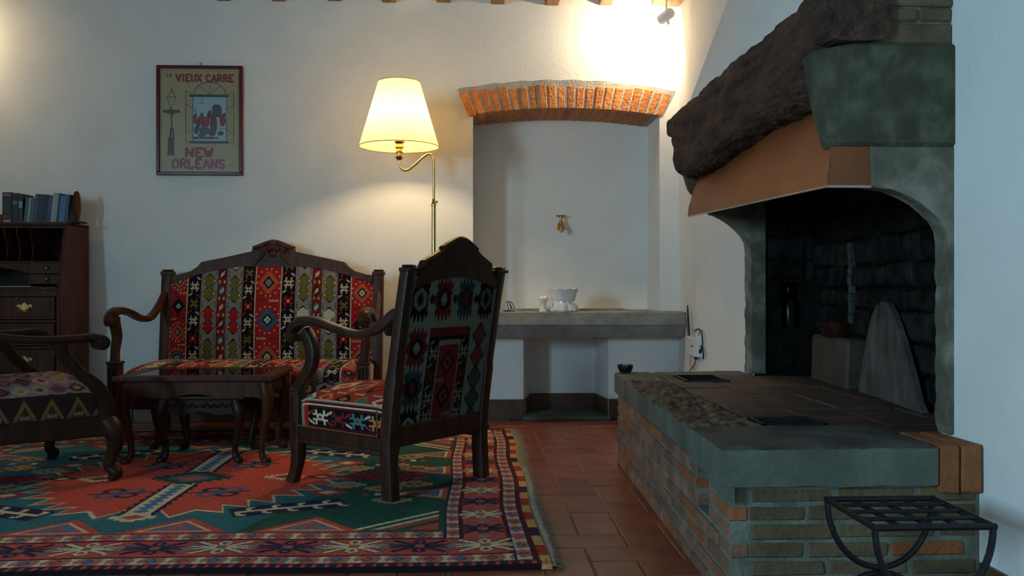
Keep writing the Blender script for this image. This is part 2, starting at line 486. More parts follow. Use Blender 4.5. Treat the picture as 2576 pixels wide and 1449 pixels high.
# ------------------------------------------------------------------ woven patterns, painted into vertex colours of fine sheets
class Canvas:
    def __init__(s, w, h, bg):
        s.w, s.h = w, h
        s.a = np.zeros((h, w, 3), np.float32); s.a[:] = bg
        s.X, s.Y = np.meshgrid(np.arange(w) + .5, np.arange(h) + .5)
    def poly(s, pts, col):
        P = np.array(pts, float)
        x0, x1 = int(max(0, math.floor(P[:, 0].min()))), int(min(s.w, math.ceil(P[:, 0].max()) + 1))
        y0, y1 = int(max(0, math.floor(P[:, 1].min()))), int(min(s.h, math.ceil(P[:, 1].max()) + 1))
        if x1 <= x0 or y1 <= y0: return
        X, Y = s.X[y0:y1, x0:x1], s.Y[y0:y1, x0:x1]
        ins = np.zeros(X.shape, bool); n = len(P)
        for i in range(n):
            (ax, ay), (bx, by) = P[i], P[(i + 1) % n]
            if ay == by: continue
            c = ((ay > Y) != (by > Y)) & (X < (bx - ax) * (Y - ay) / (by - ay) + ax)
            ins ^= c
        s.a[y0:y1, x0:x1][ins] = col
    def rect(s, x0, y0, x1, y1, col):
        s.poly([(x0, y0), (x1, y0), (x1, y1), (x0, y1)], col)
    def line(s, p, q, w, col):
        d = np.array(q, float) - np.array(p, float); L = math.hypot(*d) + 1e-9
        n = np.array([-d[1], d[0]]) / L * w / 2
        p, q = np.array(p, float), np.array(q, float)
        s.poly([p + n, q + n, q - n, p - n], col)
    def path(s, pts, w, col, closed=False):
        pts = list(pts) + ([pts[0]] if closed else [])
        for a, b in zip(pts[:-1], pts[1:]): s.line(a, b, w, col)
    def dia(s, cx, cy, rx, ry, col):
        s.poly([(cx - rx, cy), (cx, cy - ry), (cx + rx, cy), (cx, cy + ry)], col)
    def hexv(s, cx, cy, rx, ry, col, f=.45):
        s.poly([(cx - rx, cy - ry * f), (cx, cy - ry), (cx + rx, cy - ry * f), (cx + rx, cy + ry * f), (cx, cy + ry), (cx - rx, cy + ry * f)], col)
    def ell(s, cx, cy, rx, ry, col, n=24):
        s.poly([(cx + rx * math.cos(2 * math.pi * k / n), cy + ry * math.sin(2 * math.pi * k / n)) for k in range(n)], col)
    def serr(s, cx, cy, rx, ry, n, depth, col, base=None):
        """diamond (or given outline) with saw teeth"""
        base = base or [(-rx, 0), (0, -ry), (rx, 0), (0, ry)]
        pts = []
        for i in range(len(base)):
            a, b = np.array(base[i], float), np.array(base[(i + 1) % len(base)], float)
            e = b - a; L = math.hypot(*e); nv = np.array([e[1], -e[0]]) / (L + 1e-9)
            if np.dot(nv, (a + b) / 2) < 0: nv = -nv
            for k in range(n):
                pts.append(a + e * k / n); pts.append(a + e * (k + .5) / n + nv * depth)
        s.poly([(cx + p[0], cy + p[1]) for p in pts], col)
    def cross(s, cx, cy, r, col, c2):
        """hooked star of the kilim's dark bands"""
        for sx in (-1, 1):
            for sy in (-1, 1):
                s.line((cx, cy), (cx + sx * r * .62, cy + sy * r * .62), r * .34, col)
                s.line((cx + sx * r * .55, cy + sy * r * .45), (cx + sx * r * .55, cy + sy * r * 1.12), r * .26, col)
                s.line((cx + sx * r * .45, cy + sy * r * .40), (cx + sx * r * .98, cy + sy * r * .40), r * .24, col)
        s.dia(cx, cy, r * .58, r * .66, col); s.dia(cx, cy, r * .28, r * .34, c2)
    def comb(s, cx, cy, w, h, col, flip=1):
        s.line((cx - w, cy), (cx + w, cy), h * .5, col)
        for k in range(4):
            x = cx - w + 2 * w * k / 3
            s.line((x, cy - h), (x, cy + h), h * .35, col)
    def claw(s, cx, cy, r, col, flip):
        s.line((cx - r * .9 * flip, cy - r * .8), (cx + r * .7 * flip, cy + r * .3), r * .5, col)
        for k in range(3):
            s.line((cx + (-.6 + .5 * k) * r * flip, cy - .6 * r + .35 * k * r), (cx + (-.5 + .5 * k) * r * flip, cy + r * (.1 + .32 * k)), r * .28, col)

def sheet(name, cv, fn, material, parent, nu=None, nv=None, samp=None, back=None, loc=None, speck=0.0):
    """grid coloured from a canvas (sRGB 0..255); fn(U,V)->(N,3); back: second surface closing the body"""
    nu = nu or cv.w; nv = nv or cv.h
    U, V = np.meshgrid(np.linspace(0, 1, nu), np.linspace(0, 1, nv)); U, V = U.ravel(), V.ravel()
    su, sv = samp(U, V) if samp else (U, V)
    ix = np.clip((su * cv.w).astype(int), 0, cv.w - 1); iy = np.clip((sv * cv.h).astype(int), 0, cv.h - 1)
    c = cv.a[iy, ix] / 255.0
    c = np.where(c <= .04045, c / 12.92, ((c + .055) / 1.055) ** 2.4)
    P = fn(U, V)
    i = np.arange(nu * nv).reshape(nv, nu)
    F = np.stack([i[:-1, :-1], i[:-1, 1:], i[1:, 1:], i[1:, :-1]], -1).reshape(-1, 4)
    if back is not None:
        P2 = back(U, V); n0 = nu * nv
        F2 = F[:, ::-1] + n0
        ring = np.concatenate([i[0, :], i[1:, -1], i[-1, -2::-1], i[-2:0:-1, 0]])
        nx = np.roll(ring, -1)
        S = np.stack([nx, ring, ring + n0, nx + n0], -1)
        P = np.concatenate([P, P2]); F = np.concatenate([F, F2, S]); c = np.concatenate([c, c])
    me = bpy.data.meshes.new(name)
    me.vertices.add(len(P)); me.vertices.foreach_set('co', P.astype(np.float32).ravel())
    me.loops.add(F.size); me.loops.foreach_set('vertex_index', F.astype(np.int32).ravel())
    me.polygons.add(len(F)); me.polygons.foreach_set('loop_start', np.arange(0, F.size, 4, dtype=np.int32))
    me.polygons.foreach_set('use_smooth', np.ones(len(F), bool))
    me.update(calc_edges=True)
    at = me.color_attributes.new('Col', 'FLOAT_COLOR', 'POINT')
    at.data.foreach_set('color', np.concatenate([c, np.ones((len(c), 1))], 1).astype(np.float32).ravel())
    me.set_sharp_from_angle(angle=math.radians(50))
    me.materials.append(material)
    o = bpy.data.objects.new(name, me); link(o, parent)
    if loc: o.location = loc
    return o

RED, BLK, GRY, OLV = (168, 34, 30), (24, 16, 20), (138, 128, 118), (112, 100, 44)
CRM, MAR, BLU, ORG = (206, 192, 156), (92, 18, 26), (56, 92, 116), (190, 88, 52)
TEAL = (72, 120, 118)

def kilim_stripe(cv, x0, x1, kind, seed=0, y0=0, y1=None):
    """one vertical band of the settee's kilim"""
    y1 = y1 or cv.h; w = x1 - x0; cx = (x0 + x1) / 2; S = 168
    rnd = random.Random(seed)
    if kind == 'red':
        cv.rect(x0, y0, x1, y1, RED)
        seq = [(ORG, BLK, CRM), (BLU, BLK, CRM), (ORG, BLK, GRY), (MAR, BLK, CRM)]
        k = seed; y = y0 + w * .1
        while y < y1 + w:
            a, b, c = seq[k % 4]
            cv.serr(cx, y, w * .36, w * .42, 5, w * .07, a if a != MAR else BLK)
            for t in range(14):
                an = 2 * math.pi * t / 14
                cv.rect(cx + w * .44 * math.cos(an) - 1.5, y + w * .52 * math.sin(an) - 1.5, cx + w * .44 * math.cos(an) + 1.5, y + w * .52 * math.sin(an) + 1.5, CRM if a != MAR else BLK)
            cv.dia(cx, y, w * .22, w * .25, b); cv.dia(cx, y, w * .14, w * .16, c); cv.rect(cx - 2, y - 2, cx + 2, y + 2, TEAL)
            ym = y + w * .72
            cv.comb(cx + w * .22 * (1 if k % 2 else -1), ym, w * .17, w * .06, CRM); cv.comb(cx - w * .25 * (1 if k % 2 else -1), ym, w * .15, w * .05, MAR)
            y += w * 1.42; k += 1
        cv.rect(x0, y0, x0 + 2, y1, CRM); cv.rect(x1 - 2, y0, x1, y1, CRM)
    elif kind == 'black':
        cv.rect(x0, y0, x1, y1, BLK); k = seed; y = y0 + w * .3
        cols = [CRM, RED, CRM, OLV]
        while y < y1 + w:
            cv.cross(cx, y, w * .35, cols[k % 4], RED if k % 4 != 1 else CRM)
            cv.claw(cx - w * .28, y + w * .74, w * .17, CRM if k % 2 else RED, 1)
            cv.claw(cx + w * .26, y + w * .64, w * .17, RED if k % 2 else CRM, -1)
            y += w * 1.32; k += 1
        cv.rect(x0, y0, x0 + 1.5, y1, MAR); cv.rect(x1 - 1.5, y0, x1, y1, MAR)
    elif kind == 'grey':
        cv.rect(x0, y0, x1, y1, GRY); y = y0 + w * .05; k = seed; pal = [OLV, RED, OLV, CRM]
        while y < y1 + w:
            for dy in (0, w * .78):
                cv.serr(cx, y + dy, w * .44, w * .48, 5, w * .05, BLK)
                cv.hexv(cx, y + dy, w * .35, w * .40, pal[k % 4], .35)
                cv.rect(cx - w * .38, y + dy - 2, cx - w * .28, y + dy + 2, CRM); cv.rect(cx + w * .28, y + dy - 2, cx + w * .38, y + dy + 2, CRM)
            cv.rect(cx - w * .10, y, cx + w * .10, y + w * .78, pal[k % 4])
            for t in range(3):
                for sx in (-.4, .4):
                    yy = y + w * 1.2 + t * w * .14
                    cv.rect(cx + sx * w - 1, yy - 1.5, cx + sx * w + 1, yy + 1.5, BLK)
            y += w * 2.02; k += 1
    else:
        cv.rect(x0, y0, x1, y1, (130, 36, 26)); y = y0 + w * .3; k = seed; pal = [RED, TEAL, MAR]
        while y < y1 + w:
            cv.serr(cx, y, w * .40, w * .62, 4, w * .05, BLK); cv.dia(cx, y, w * .34, w * .54, pal[k % 3])
            cv.line((cx - w * .18, y - w * .1), (cx + w * .2, y + w * .25), w * .14, CRM); cv.line((cx - w * .2, y - w * .3), (cx + w * .18, y + w * .02), w * .14, CRM)
            for sx in (-.25, .25):
                cv.rect(cx + sx * w - w * .07, y + w * .78, cx + sx * w + w * .07, y + w * 1.05, CRM)
            y += w * 1.75; k += 1
        cv.rect(x0, y0, x0 + 1.2, y1, BLK); cv.rect(x1 - 1.2, y0, x1, y1, BLK)

def kilim_back(w=420, h=200):
    cv = Canvas(w, h, RED)
    B = [(0, .09, 'red', 1), (.09, .155, 'black', 0), (.155, .235, 'grey', 0), (.235, .282, 'n', 0), (.282, .36, 'grey', 0), (.36, .422, 'black', 2),
         (.422, .552, 'red', 0), (.552, .62, 'black', 2), (.62, .70, 'grey', 2), (.70, .747, 'n', 1), (.747, .825, 'grey', 2), (.825, .888, 'black', 0), (.888, 1.0, 'red', 2)]
    for a, b, k, sd in B: kilim_stripe(cv, a * w, b * w, k, sd)
    return cv

# ------------------------------------------------------------------ the rug
RX0, RX1, RY0, RY1 = -2.70, 0.222, 2.63, 5.205
def rug_canvas():
    S = 240.0
    w, h = int((RX1 - RX0) * S), int((RY1 - RY0) * S)
    rd, nv, cm, pk, tl, bl, gn = (176, 66, 50), (38, 36, 62), (182, 164, 128), (168, 84, 76), (42, 94, 100), (66, 100, 138), (34, 74, 62)
    mr = (84, 20, 22)
    cv = Canvas(w, h, tl); X = lambda x: (x - RX0) * S; Y = lambda y: (y - RY0) * S
    cx, cy = (RX0 + RX1) / 2, (RY0 + RY1) / 2
    fx0, fx1, fy0, fy1 = RX0 + .328, RX1 - .328, RY0 + .40, RY1 - .40
    def R(a, b, c, d, col): cv.rect(X(a), Y(b), X(c), Y(d), col)
    # outer dark edge, bands
    R(RX0, RY0, RX1, RY1, (22, 16, 24))
    sq = [(176, 132, 74), (150, 48, 34), (176, 132, 74), nv, (176, 132, 74), (150, 48, 34)]
    k = 0; y = RY0
    while y < RY1:
        R(RX1 - .034, y, RX1, y + .105, sq[k % 6]); R(RX0, y, RX0 + .034, y + .105, sq[k % 6]); y += .105; k += 1
    R(RX0 + .034, RY0 + .02, RX1 - .034, RY1 - .02, mr)
    k = 0; x = RX0
    while x < RX1:
        R(x, RY0 + .02, x + .012, RY0 + .05, rd if k % 2 else nv); R(x, RY1 - .05, x + .012, RY1 - .02, rd if k % 2 else nv); x += .018; k += 1
    def guard(x0, y0, x1, y1, horiz):
        cv.rect(X(x0), Y(y0), X(x1), Y(y1), (150, 92, 82))
        L = (x1 - x0) if horiz else (y1 - y0); W = (y1 - y0) if horiz else (x1 - x0)
        n = int(L / .092)
        for t in range(n):
            a = (t + .5) * L / n; hl = L / n / 2
            def T(p, q):
                return (X(x0 + a + p), Y(y0 + W / 2 + q)) if horiz else (X(x0 + W / 2 + q), Y(y0 + a + p))
            hw = W * .46
            cv.poly([T(-hl, -hw), T(-hl * .35, -hw), T(-hl * .6, 0), T(-hl * .25, hw), T(-hl, hw), T(-hl * .78, 0)], cm)
            cv.poly([T(-hl * .35, -hw), T(hl * .1, -hw), T(-hl * .05, -hw * .55), T(-hl * .3, -hw * .5)], cm)
            cv.poly([T(-hl * .1, 0), T(hl * .3, -hw * .7), T(hl * .72, 0), T(hl * .3, hw * .7)], nv)
            cv.poly([T(0, 0), T(hl * .3, -hw * .5), T(hl * .6, 0), T(hl * .3, hw * .5)], bl if t % 2 else rd)
        for e in ((x0, y0, x1, y0), (x0, y1, x1, y1)) if horiz else ((x0, y0, x0, y1), (x1, y0, x1, y1)):
            cv.line((X(e[0]), Y(e[1])), (X(e[2]), Y(e[3])), 2.2, nv)
    guard(RX0 + .05, RY0 + .055, RX1 - .05, RY0 + .13, True); guard(RX0 + .05, RY1 - .13, RX1 - .05, RY1 - .055, True)
    guard(RX0 + .05, RY0 + .06, RX0 + .107, RY1 - .06, False); guard(RX1 - .107, RY0 + .06, RX1 - .05, RY1 - .06, False)
    R(RX0 + .11, RY0 + .133, RX1 - .11, RY1 - .133, mr)
    R(RX0 + .119, RY0 + .138, RX1 - .119, RY1 - .138, rd)
    guard(fx0 - .056, fy0 - .085, fx1 + .056, fy0 - .01, True); guard(fx0 - .056, fy1 + .01, fx1 + .056, fy1 + .085, True)
    guard(fx0 - .056, fy0 - .085, fx0 - .004, fy1 + .085, False); guard(fx1 + .004, fy0 - .085, fx1 + .056, fy1 + .085, False)
    for e in ((fx0 - .062, fy0 - .09, fx1 + .062, fy0 - .09), (fx1 + .062, fy0 - .09, fx1 + .062, fy1 + .09), (fx1 + .062, fy1 + .09, fx0 - .062, fy1 + .09), (fx0 - .062, fy1 + .09, fx0 - .062, fy0 - .09)):
        cv.line((X(e[0]), Y(e[1])), (X(e[2]), Y(e[3])), 3, mr)
    def crab(px, py, col, sc=1.0):
        oc = nv if col == cm else (120, 60, 60)
        for wd, c in ((7.0, oc), (4.2, col)):
            for sx in (-1, 1):
                for sy in (-1, 1):
                    cv.path([(X(px + sx * .012), Y(py + sy * .012)), (X(px + sx * .045 * sc), Y(py + sy * .03 * sc)), (X(px + sx * .085 * sc), Y(py + sy * .062 * sc))], wd, c)
                    cv.path([(X(px + sx * .012), Y(py)), (X(px + sx * .05 * sc), Y(py + sy * .008)), (X(px + sx * .098 * sc), Y(py + sy * .014 * sc))], wd * .8, c)
                    cv.path([(X(px), Y(py + sy * .01)), (X(px + sx * .018), Y(py + sy * .05 * sc)), (X(px), Y(py + sy * .066 * sc))], wd * .7, c)
        cv.rect(X(px - .024), Y(py - .024), X(px + .024), Y(py + .024), col); cv.rect(X(px - .016), Y(py - .016), X(px + .016), Y(py + .016), rd); cv.rect(X(px - .008), Y(py - .008), X(px + .008), Y(py + .008), (60, 110, 100))
    def spacer(px, py, horiz):
        a, b = (.02, .055) if horiz else (.055, .02)
        for wd, c in ((6, (110, 62, 58)), (3.2, (74, 104, 120))):
            cv.path([(X(px - a), Y(py - b)), (X(px + a * .2), Y(py - b * .3)), (X(px - a * .2), Y(py + b * .3)), (X(px + a), Y(py + b))], wd, c)
        cv.dia(X(px), Y(py), 7, 7, (130, 96, 90))
    ym = RY0 + .228; yt = RY1 - .228; xm = RX1 - .192; xl = RX0 + .192
    n = 12
    for t in range(n + 1):
        px = xl + (xm - xl) * t / n
        col = cm if (n - t) % 2 == 0 else nv
        crab(px, ym, col); crab(px, yt, col)
        if t < n:
            for yy in (ym, yt): spacer(px + (xm - xl) / n / 2, yy, True)
    n = 11
    for t in range(1, n):
        py = ym + (yt - ym) * t / n
        col = cm if t % 2 == 0 else nv
        crab(xm, py, col, .8); crab(xl, py, col, .8)
        for xx in (xm, xl): spacer(xx, py - (yt - ym) / n / 2, False)
    # field
    R(fx0, fy0, fx1, fy1, tl)
    cv.poly([(X(cx + .42), Y(fy0)), (X(fx1), Y(fy0)), (X(fx1), Y(fy1)), (X(cx + .42), Y(fy1)), (X(cx + .75), Y(cy))], gn)
    # triangles along the borders
    def tri(px, py, w, hgt, dx, dy):
        for f, c in ((1.0, rd), (.72, cm), (.60, rd if dy else gn), (.50, bl), (.30, (150, 80, 60))):
            a, hh = w * f, hgt * f; o = hgt * (1 - f) * .33
            if dy: pts = [(X(px - a), Y(py + dy * o)), (X(px + a), Y(py + dy * o)), (X(px + a * .08), Y(py + dy * (o + hh)))]
            else: pts = [(X(px + dx * o), Y(py - a)), (X(px + dx * o), Y(py + a)), (X(px + dx * (o + hh)), Y(py))]
            cv.poly(pts, c)
    for ox in (-.205, .205, .66, -.66):
        tri(cx + ox, fy0 + .002, .185, .20, 0, 1); tri(cx + ox, fy1 - .002, .185, .20, 0, -1)
    for oy in (-.33, .12, .5):
        tri(fx1 - .002, cy + oy, .10, .24, -1, 0); tri(fx0 + .002, cy + oy, .10, .24, 1, 0)
    for sx, bx in ((-1, fx1), (1, fx0)):
        for sy, by in ((1, fy0), (-1, fy1)):
            for f, c in ((1.0, cm), (.90, gn), (.78, cm), (.68, (140, 70, 56)), (.5, gn), (.36, rd)):
                cv.poly([(X(bx + sx * .02), Y(by + sy * .02)), (X(bx + sx * (.02 + .30 * f)), Y(by + sy * .02)), (X(bx + sx * .02), Y(by + sy * (.02 + .26 * f)))], c)
    # serrated central medallion
    base = [(-.60, -.06), (-.44, -.36), (-.20, -.58), (.20, -.58), (.44, -.36), (.60, -.06), (.60, .06), (.44, .36), (.20, .58), (-.20, .58), (-.44, .36), (-.60, .06)]
    big = [(a * S * 1.0, b * S) for a, b in base]
    cv.serr(X(cx), Y(cy), 0, 0, 3, 26, cm, big)
    cv.serr(X(cx), Y(cy), 0, 0, 3, 25, rd, [(a * .965, b * .965) for a, b in big])
    for sx in (-1, 1):
        cv.poly([(X(cx + sx * .5), Y(cy - .10)), (X(cx + sx * .72), Y(cy)), (X(cx + sx * .5), Y(cy + .10))], rd)
    def rose(px, py):
        for a in range(4):
            an = math.pi / 4 + a * math.pi / 2
            cv.ell(X(px + .055 * math.cos(an)), Y(py + .055 * math.sin(an)), 11, 11, nv if a % 2 else (52, 78, 120))
            cv.ell(X(px + .055 * math.cos(an)), Y(py + .055 * math.sin(an)), 6, 6, rd)
        cv.dia(X(px), Y(py), 9, 9, (60, 84, 110)); 
        cv.line((X(px - .12), Y(py - .02)), (X(px - .07), Y(py)), 4, nv); cv.line((X(px + .12), Y(py + .02)), (X(px + .07), Y(py)), 4, nv)
    for sx in (-1, 1):
        for sy in (-1, 1): rose(cx + sx * .20, cy + sy * .28)
        px = cx + sx * .40
        for t in range(9):
            o = (t - 4) * .02
            cv.line((X(px + o), Y(cy - .075 + abs(o) * .6)), (X(px + o), Y(cy + .075 - abs(o) * .6)), 2.6, cm)
        cv.dia(X(px), Y(cy), 20, 15, cm); cv.dia(X(px), Y(cy), 14, 10, rd); cv.dia(X(px), Y(cy), 7, 5, (60, 70, 60))
        cv.dia(X(cx + sx * .56), Y(cy), 17, 10, nv); cv.dia(X(cx + sx * .56), Y(cy), 9, 5, cm)
    # pole through the medallion
    for t in range(46):
        yy = cy - .68 + 1.36 * t / 45
        if abs(yy - cy) > .13:
            cv.rect(X(cx - .062 - (.012 if t % 2 else 0)), Y(yy - .016), X(cx + .062 + (.012 if t % 2 else 0)), Y(yy + .016), nv)
    cv.rect(X(cx - .048), Y(cy - .66), X(cx + .048), Y(cy - .12), cm); cv.rect(X(cx - .048), Y(cy + .12), X(cx + .048), Y(cy + .66), cm)
    for sg in (-1, 1):
        for t in range(9):
            cv.serr(X(cx), Y(cy + sg * (.17 + .052 * t)), 7, 7, 2, 1.5, bl)
        cv.serr(X(cx), Y(cy + sg * .67), 20, 15, 3, 4, cm); cv.dia(X(cx), Y(cy + sg * .67), 11, 8, rd)
    cv.serr(X(cx), Y(cy), 40, 30, 5, 9, (26, 62, 60)); cv.serr(X(cx), Y(cy), 24, 19, 4, 5, (60, 92, 96)); cv.dia(X(cx), Y(cy), 16, 12, rd); cv.dia(X(cx), Y(cy), 7, 6, bl)
    # bars with combs, lozenges, rosettes in the field
    for sx in (-1, 1):
        for sy in (-1, 1):
            p, q = np.array((X(cx + sx * .34), Y(cy + sy * .63))), np.array((X(cx + sx * .74), Y(cy + sy * .47)))
            p, q = (p, q)
            cv.line(p, q, 34, nv); d = (q - p); L = math.hypot(*d); d = d / L; nn = np.array([-d[1], d[0]])
            cv.line(p + d * 4, q - d * 4, 6, cm)
            for t in range(9):
                o = p + d * (L * (t + .5) / 9)
                sgn = 1 if t % 2 else -1
                cv.line(o, o + nn * sgn * 12, 4.5, cm); cv.line(o + nn * sgn * 12, o + nn * sgn * 12 + d * 6, 4, cm)
        px = cx + sx * .84
        el = [(-.22, 0), (-.13, -.085), (.13, -.085), (.22, 0), (.13, .085), (-.13, .085)]
        cv.poly([(X(px + a), Y(cy + b)) for a, b in el], (150, 50, 46)); cv.poly([(X(px + a * .86), Y(cy + b * .82)) for a, b in el], (120, 34, 36))
        for a, b in el:
            cv.rect(X(px + a * .93) - 3, Y(cy + b * .9) - 3, X(px + a * .93) + 3, Y(cy + b * .9) + 3, nv)
            cv.rect(X(px + a * .55) - 4, Y(cy + b * .9) - 2, X(px + a * .55) + 4, Y(cy + b * .9) + 2, nv)
        for sy in (-1, 1):
            for ox, oy, c1, c2 in ((.86, .24, (176, 120, 66), rd), (.64, .30, (150, 60, 48), cm), (.92, .44, (140, 120, 90), gn), (.98, .16, (180, 110, 60), (40, 60, 50)), (.70, .17, (150, 130, 100), rd)):
                qx, qy = X(cx + sx * ox), Y(cy + sy * oy)
                cv.serr(qx, qy, 19, 14, 3, 5, c1); cv.dia(qx, qy, 10, 8, c2); cv.dia(qx, qy, 4, 3, cm)
            for k in range(5):
                qx = X(cx + sx * (.80 + .05 * k)); qy = Y(cy + sy * .345)
                cv.rect(qx - 3, qy - 5, qx + 3, qy + 5, cm if k % 2 else (150, 60, 48))
    cv.a[:] = (cv.a * .88 + cv.a.mean(2, keepdims=True) * .12) * 1.20
    # knot noise
    g = np.random.RandomState(3)
    cv.a *= (1 + g.uniform(-.13, .13, (cv.h, cv.w, 1))).astype(np.float32)
    cv.a[:] = np.clip(cv.a, 0, 255)
    return cv

rug = thing('oriental_rug', (RX0, RY0, 0), 0, 'large red and teal oriental rug with a serrated medallion on the tiled floor', 'rug')
rc = rug_canvas()
RW, RH = RX1 - RX0, RY1 - RY0
def rug_xy(U, V):
    x = U * RW + 0.006 * np.sin(V * 17) * U + 0.018 * np.clip(1 - V * 9, 0, 1) * np.clip(U * 6 - 5, 0, 1)
    y = V * RH + 0.008 * np.sin(U * 13) * (1 - V)
    return x, y
def rug_top(U, V):
    x, y = rug_xy(U, V)
    z = 0.013 + 0.0008 * np.sin(U * 40 + 3 * V)
    return np.stack([x, y, z], 1)
def rug_bot(U, V):
    x, y = rug_xy(U, V)
    return np.stack([x, y, np.full_like(x, 0.001)], 1)
sheet('pile', rc, rug_top, M['pile'], rug, back=rug_bot)
bm = BM()
for k in range(1700):
    y = RH * (k + random.random()) / 1700
    l = 0.052 + random.uniform(-.012, .012); dy = random.uniform(-.010, .010); w = .0019
    for side, x0 in ((1, RW - .002), (-1, .002)):
        if side == -1 and k % 3: continue
        x1 = x0 + side * l
        x0 += 0.006 * math.sin(y / RH * 17) * (1 if side == 1 else 0)
        vs = [(x0, y - w, .008), (x0, y + w, .008), (x0 + side * l * .5, y + w + dy * .3, .012), (x0 + side * l * .5, y - w + dy * .3, .012), (x1, y + w * .6 + dy, .0025), (x1, y - w * .6 + dy, .0025)]
        v = [bm.verts.new(p) for p in vs]
        bm.faces.new((v[0], v[1], v[2], v[3])); bm.faces.new((v[3], v[2], v[4], v[5]))
put('fringe', bm, M['fringe'], rug, kind='stuff')

# ------------------------------------------------------------------ settee
def nails(name, pts, parent, r=0.0042):
    bm = BM()
    for p in pts: ball(bm, p, r, u=6, v=4)
    return put(name, bm, M['old_brass'], parent, True, kind='stuff')

def arm_knob(bm, x, y, z, r, w):
    """small scroll end lying across x"""
    Mx = Matrix.Translation((x, y, z)) @ Matrix.Rotation(math.pi / 2, 4, 'Y')
    lathe(bm, [(0.0, -w / 2 - .006), (r * .5, -w / 2 - .006), (r * .6, -w / 2), (r * .95, -w / 2), (r, -w / 2 + .006), (r, w / 2 - .006), (r * .95, w / 2), (r * .6, w / 2), (r * .5, w / 2 + .006), (0.0, w / 2 + .006)], 16, Mx)

sofa = thing('settee', (-1.245, 5.13, 0.014), math.radians(-3), 'carved wooden settee upholstered in red and black striped kilim below the poster', 'sofa')
def back_y(z): return 0.245 + 0.075 * max(0, (z - .2)) / .76
for sx in (-1, 1):
    bm = BM()
    pts = cr([(sx * .65, .285, -.014, .05, .045), (sx * .65, .25, .2, .06, .055), (sx * .65, back_y(.5), .5, .06, .055), (sx * .65, back_y(.9), .92, .062, .055)], 4)
    sweep(bm, pts, (1, 0, 0), .12)
    box(bm, sx * .65 - .036, sx * .65 + .036, back_y(.93) - .034, back_y(.93) + .034, .915, .938, .004)
    box(bm, sx * .65 - .030, sx * .65 + .030, back_y(.93) - .028, back_y(.93) + .028, .938, .950, .008)
    put('back_post', bm, M['wood'], sofa, True)
def fab_top(x):
    a = abs(x); return 0.972 - 0.105 * np.clip((a - .16) / .46, 0, 1) ** 1.7
half = [(.62, .915), (.575, .918), (.50, .935), (.455, .965), (.445, .99), (.43, .998), (.125, 1.058), (.12, 1.085), (.128, 1.092), (.09, 1.105), (.05, 1.122), (.022, 1.132), (0, 1.135)]
outl = [(-x, z) for x, z in half] + [(x, z) for x, z in half[::-1][1:]]
low = [(.62 - 1.24 * k / 30, float(fab_top(.62 - 1.24 * k / 30)) - .004) for k in range(31)]
def tilt(o, ang=math.radians(-5.6), z0=.55):
    """lean a vertical back piece so that it follows the back posts"""
    for v in o.data.vertices:
        v.co.y += back_y(v.co.z)
bm = BM(); prism(bm, outl + low, 'y', -.028, .026, .006)
crest = put('crest_rail', bm, M['wood'], sofa, True, ang=30); tilt(crest)
bm = BM()
for sx in (-1, 1):
    tube(bm, cr([(sx * .085, -.034, 1.075), (sx * .06, -.038, 1.05), (sx * .075, -.036, 1.02), (sx * .10, -.032, .99), (sx * .115, -.03, .972)], 5), [.010] * 10 + [.008] * 5 + [.006] * 6, 8)
    tube(bm, cr([(sx * .02, -.035, 1.115), (sx * .07, -.036, 1.09), (sx * .118, -.034, 1.078)], 5), .007, 6)
for k in range(5):
    a = math.radians(40 + 25 * k)
    ball(bm, (.036 * math.cos(a), -.034, 1.052 + .036 * math.sin(a)), .015, 1, .7, 1.3, 8, 6)
ball(bm, (0, -.036, 1.045), .020, 1.1, .8, 1, 12, 8)
sh = put('carved_shell', bm, M['wood'], crest, True); tilt(sh)
kb = kilim_back(); kb.a *= .90
ZB = .40
def sb_front(U, V, off=-.018):
    x = (U - .5) * 1.245
    zt = fab_top(x); z = ZB + V * (zt - ZB)
    bul = .030 * np.sin(np.pi * np.clip(U, 0, 1)) ** .5 * np.sin(np.pi * np.clip(V * .94 + .03, 0, 1)) ** .6
    y = .245 + .075 * (z - .2) / .76 + off - bul
    return np.stack([x, y, z], 1)
def sb_back(U, V):
    P = sb_front(U, V, .02); x = P[:, 0]; z = P[:, 2]
    return np.stack([x, .245 + .075 * (z - .2) / .76 + .02, z], 1)
sheet('back_panel', kb, sb_front, M['kilim'], sofa, samp=lambda U, V: (U, V * (fab_top((U - .5) * 1.245) - ZB) / (.985 - ZB)), back=sb_back)
# seat: fabric runs from the front rail up and over the top
kf = Canvas(400, 220, (150, 70, 58))
for k in range(14):
    kilim_stripe(kf, k * 400 / 14, (k + 1) * 400 / 14, ['red', 'grey', 'black', 'red', 'n'][k % 5], k)
kf.a[:] = kf.a * .9 + 12
for k in range(11):                              # blue and white ogee band on the front edge
    x = (k + .5) * 400 / 11; c = [(58, 104, 132), (150, 150, 148), (132, 34, 40)][k % 3]
    kf.rect(x - 19, 0, x + 19, 46, c); kf.hexv(x, 27, 14, 17, CRM if k % 3 != 1 else BLU); kf.serr(x, 27, 8, 9, 3, 3, BLK)
    for t in range(5): kf.poly([(x - 16 + 7 * t, 0), (x - 12 + 7 * t, 11 + 3 * (t % 2)), (x - 8 + 7 * t, 0)], CRM)
prof = np.array(cr([(-.335, .245), (-.345, .30), (-.345, .355), (-.325, .392), (-.25, .408), (-.05, .418), (.15, .412), (.235, .40)], 8))
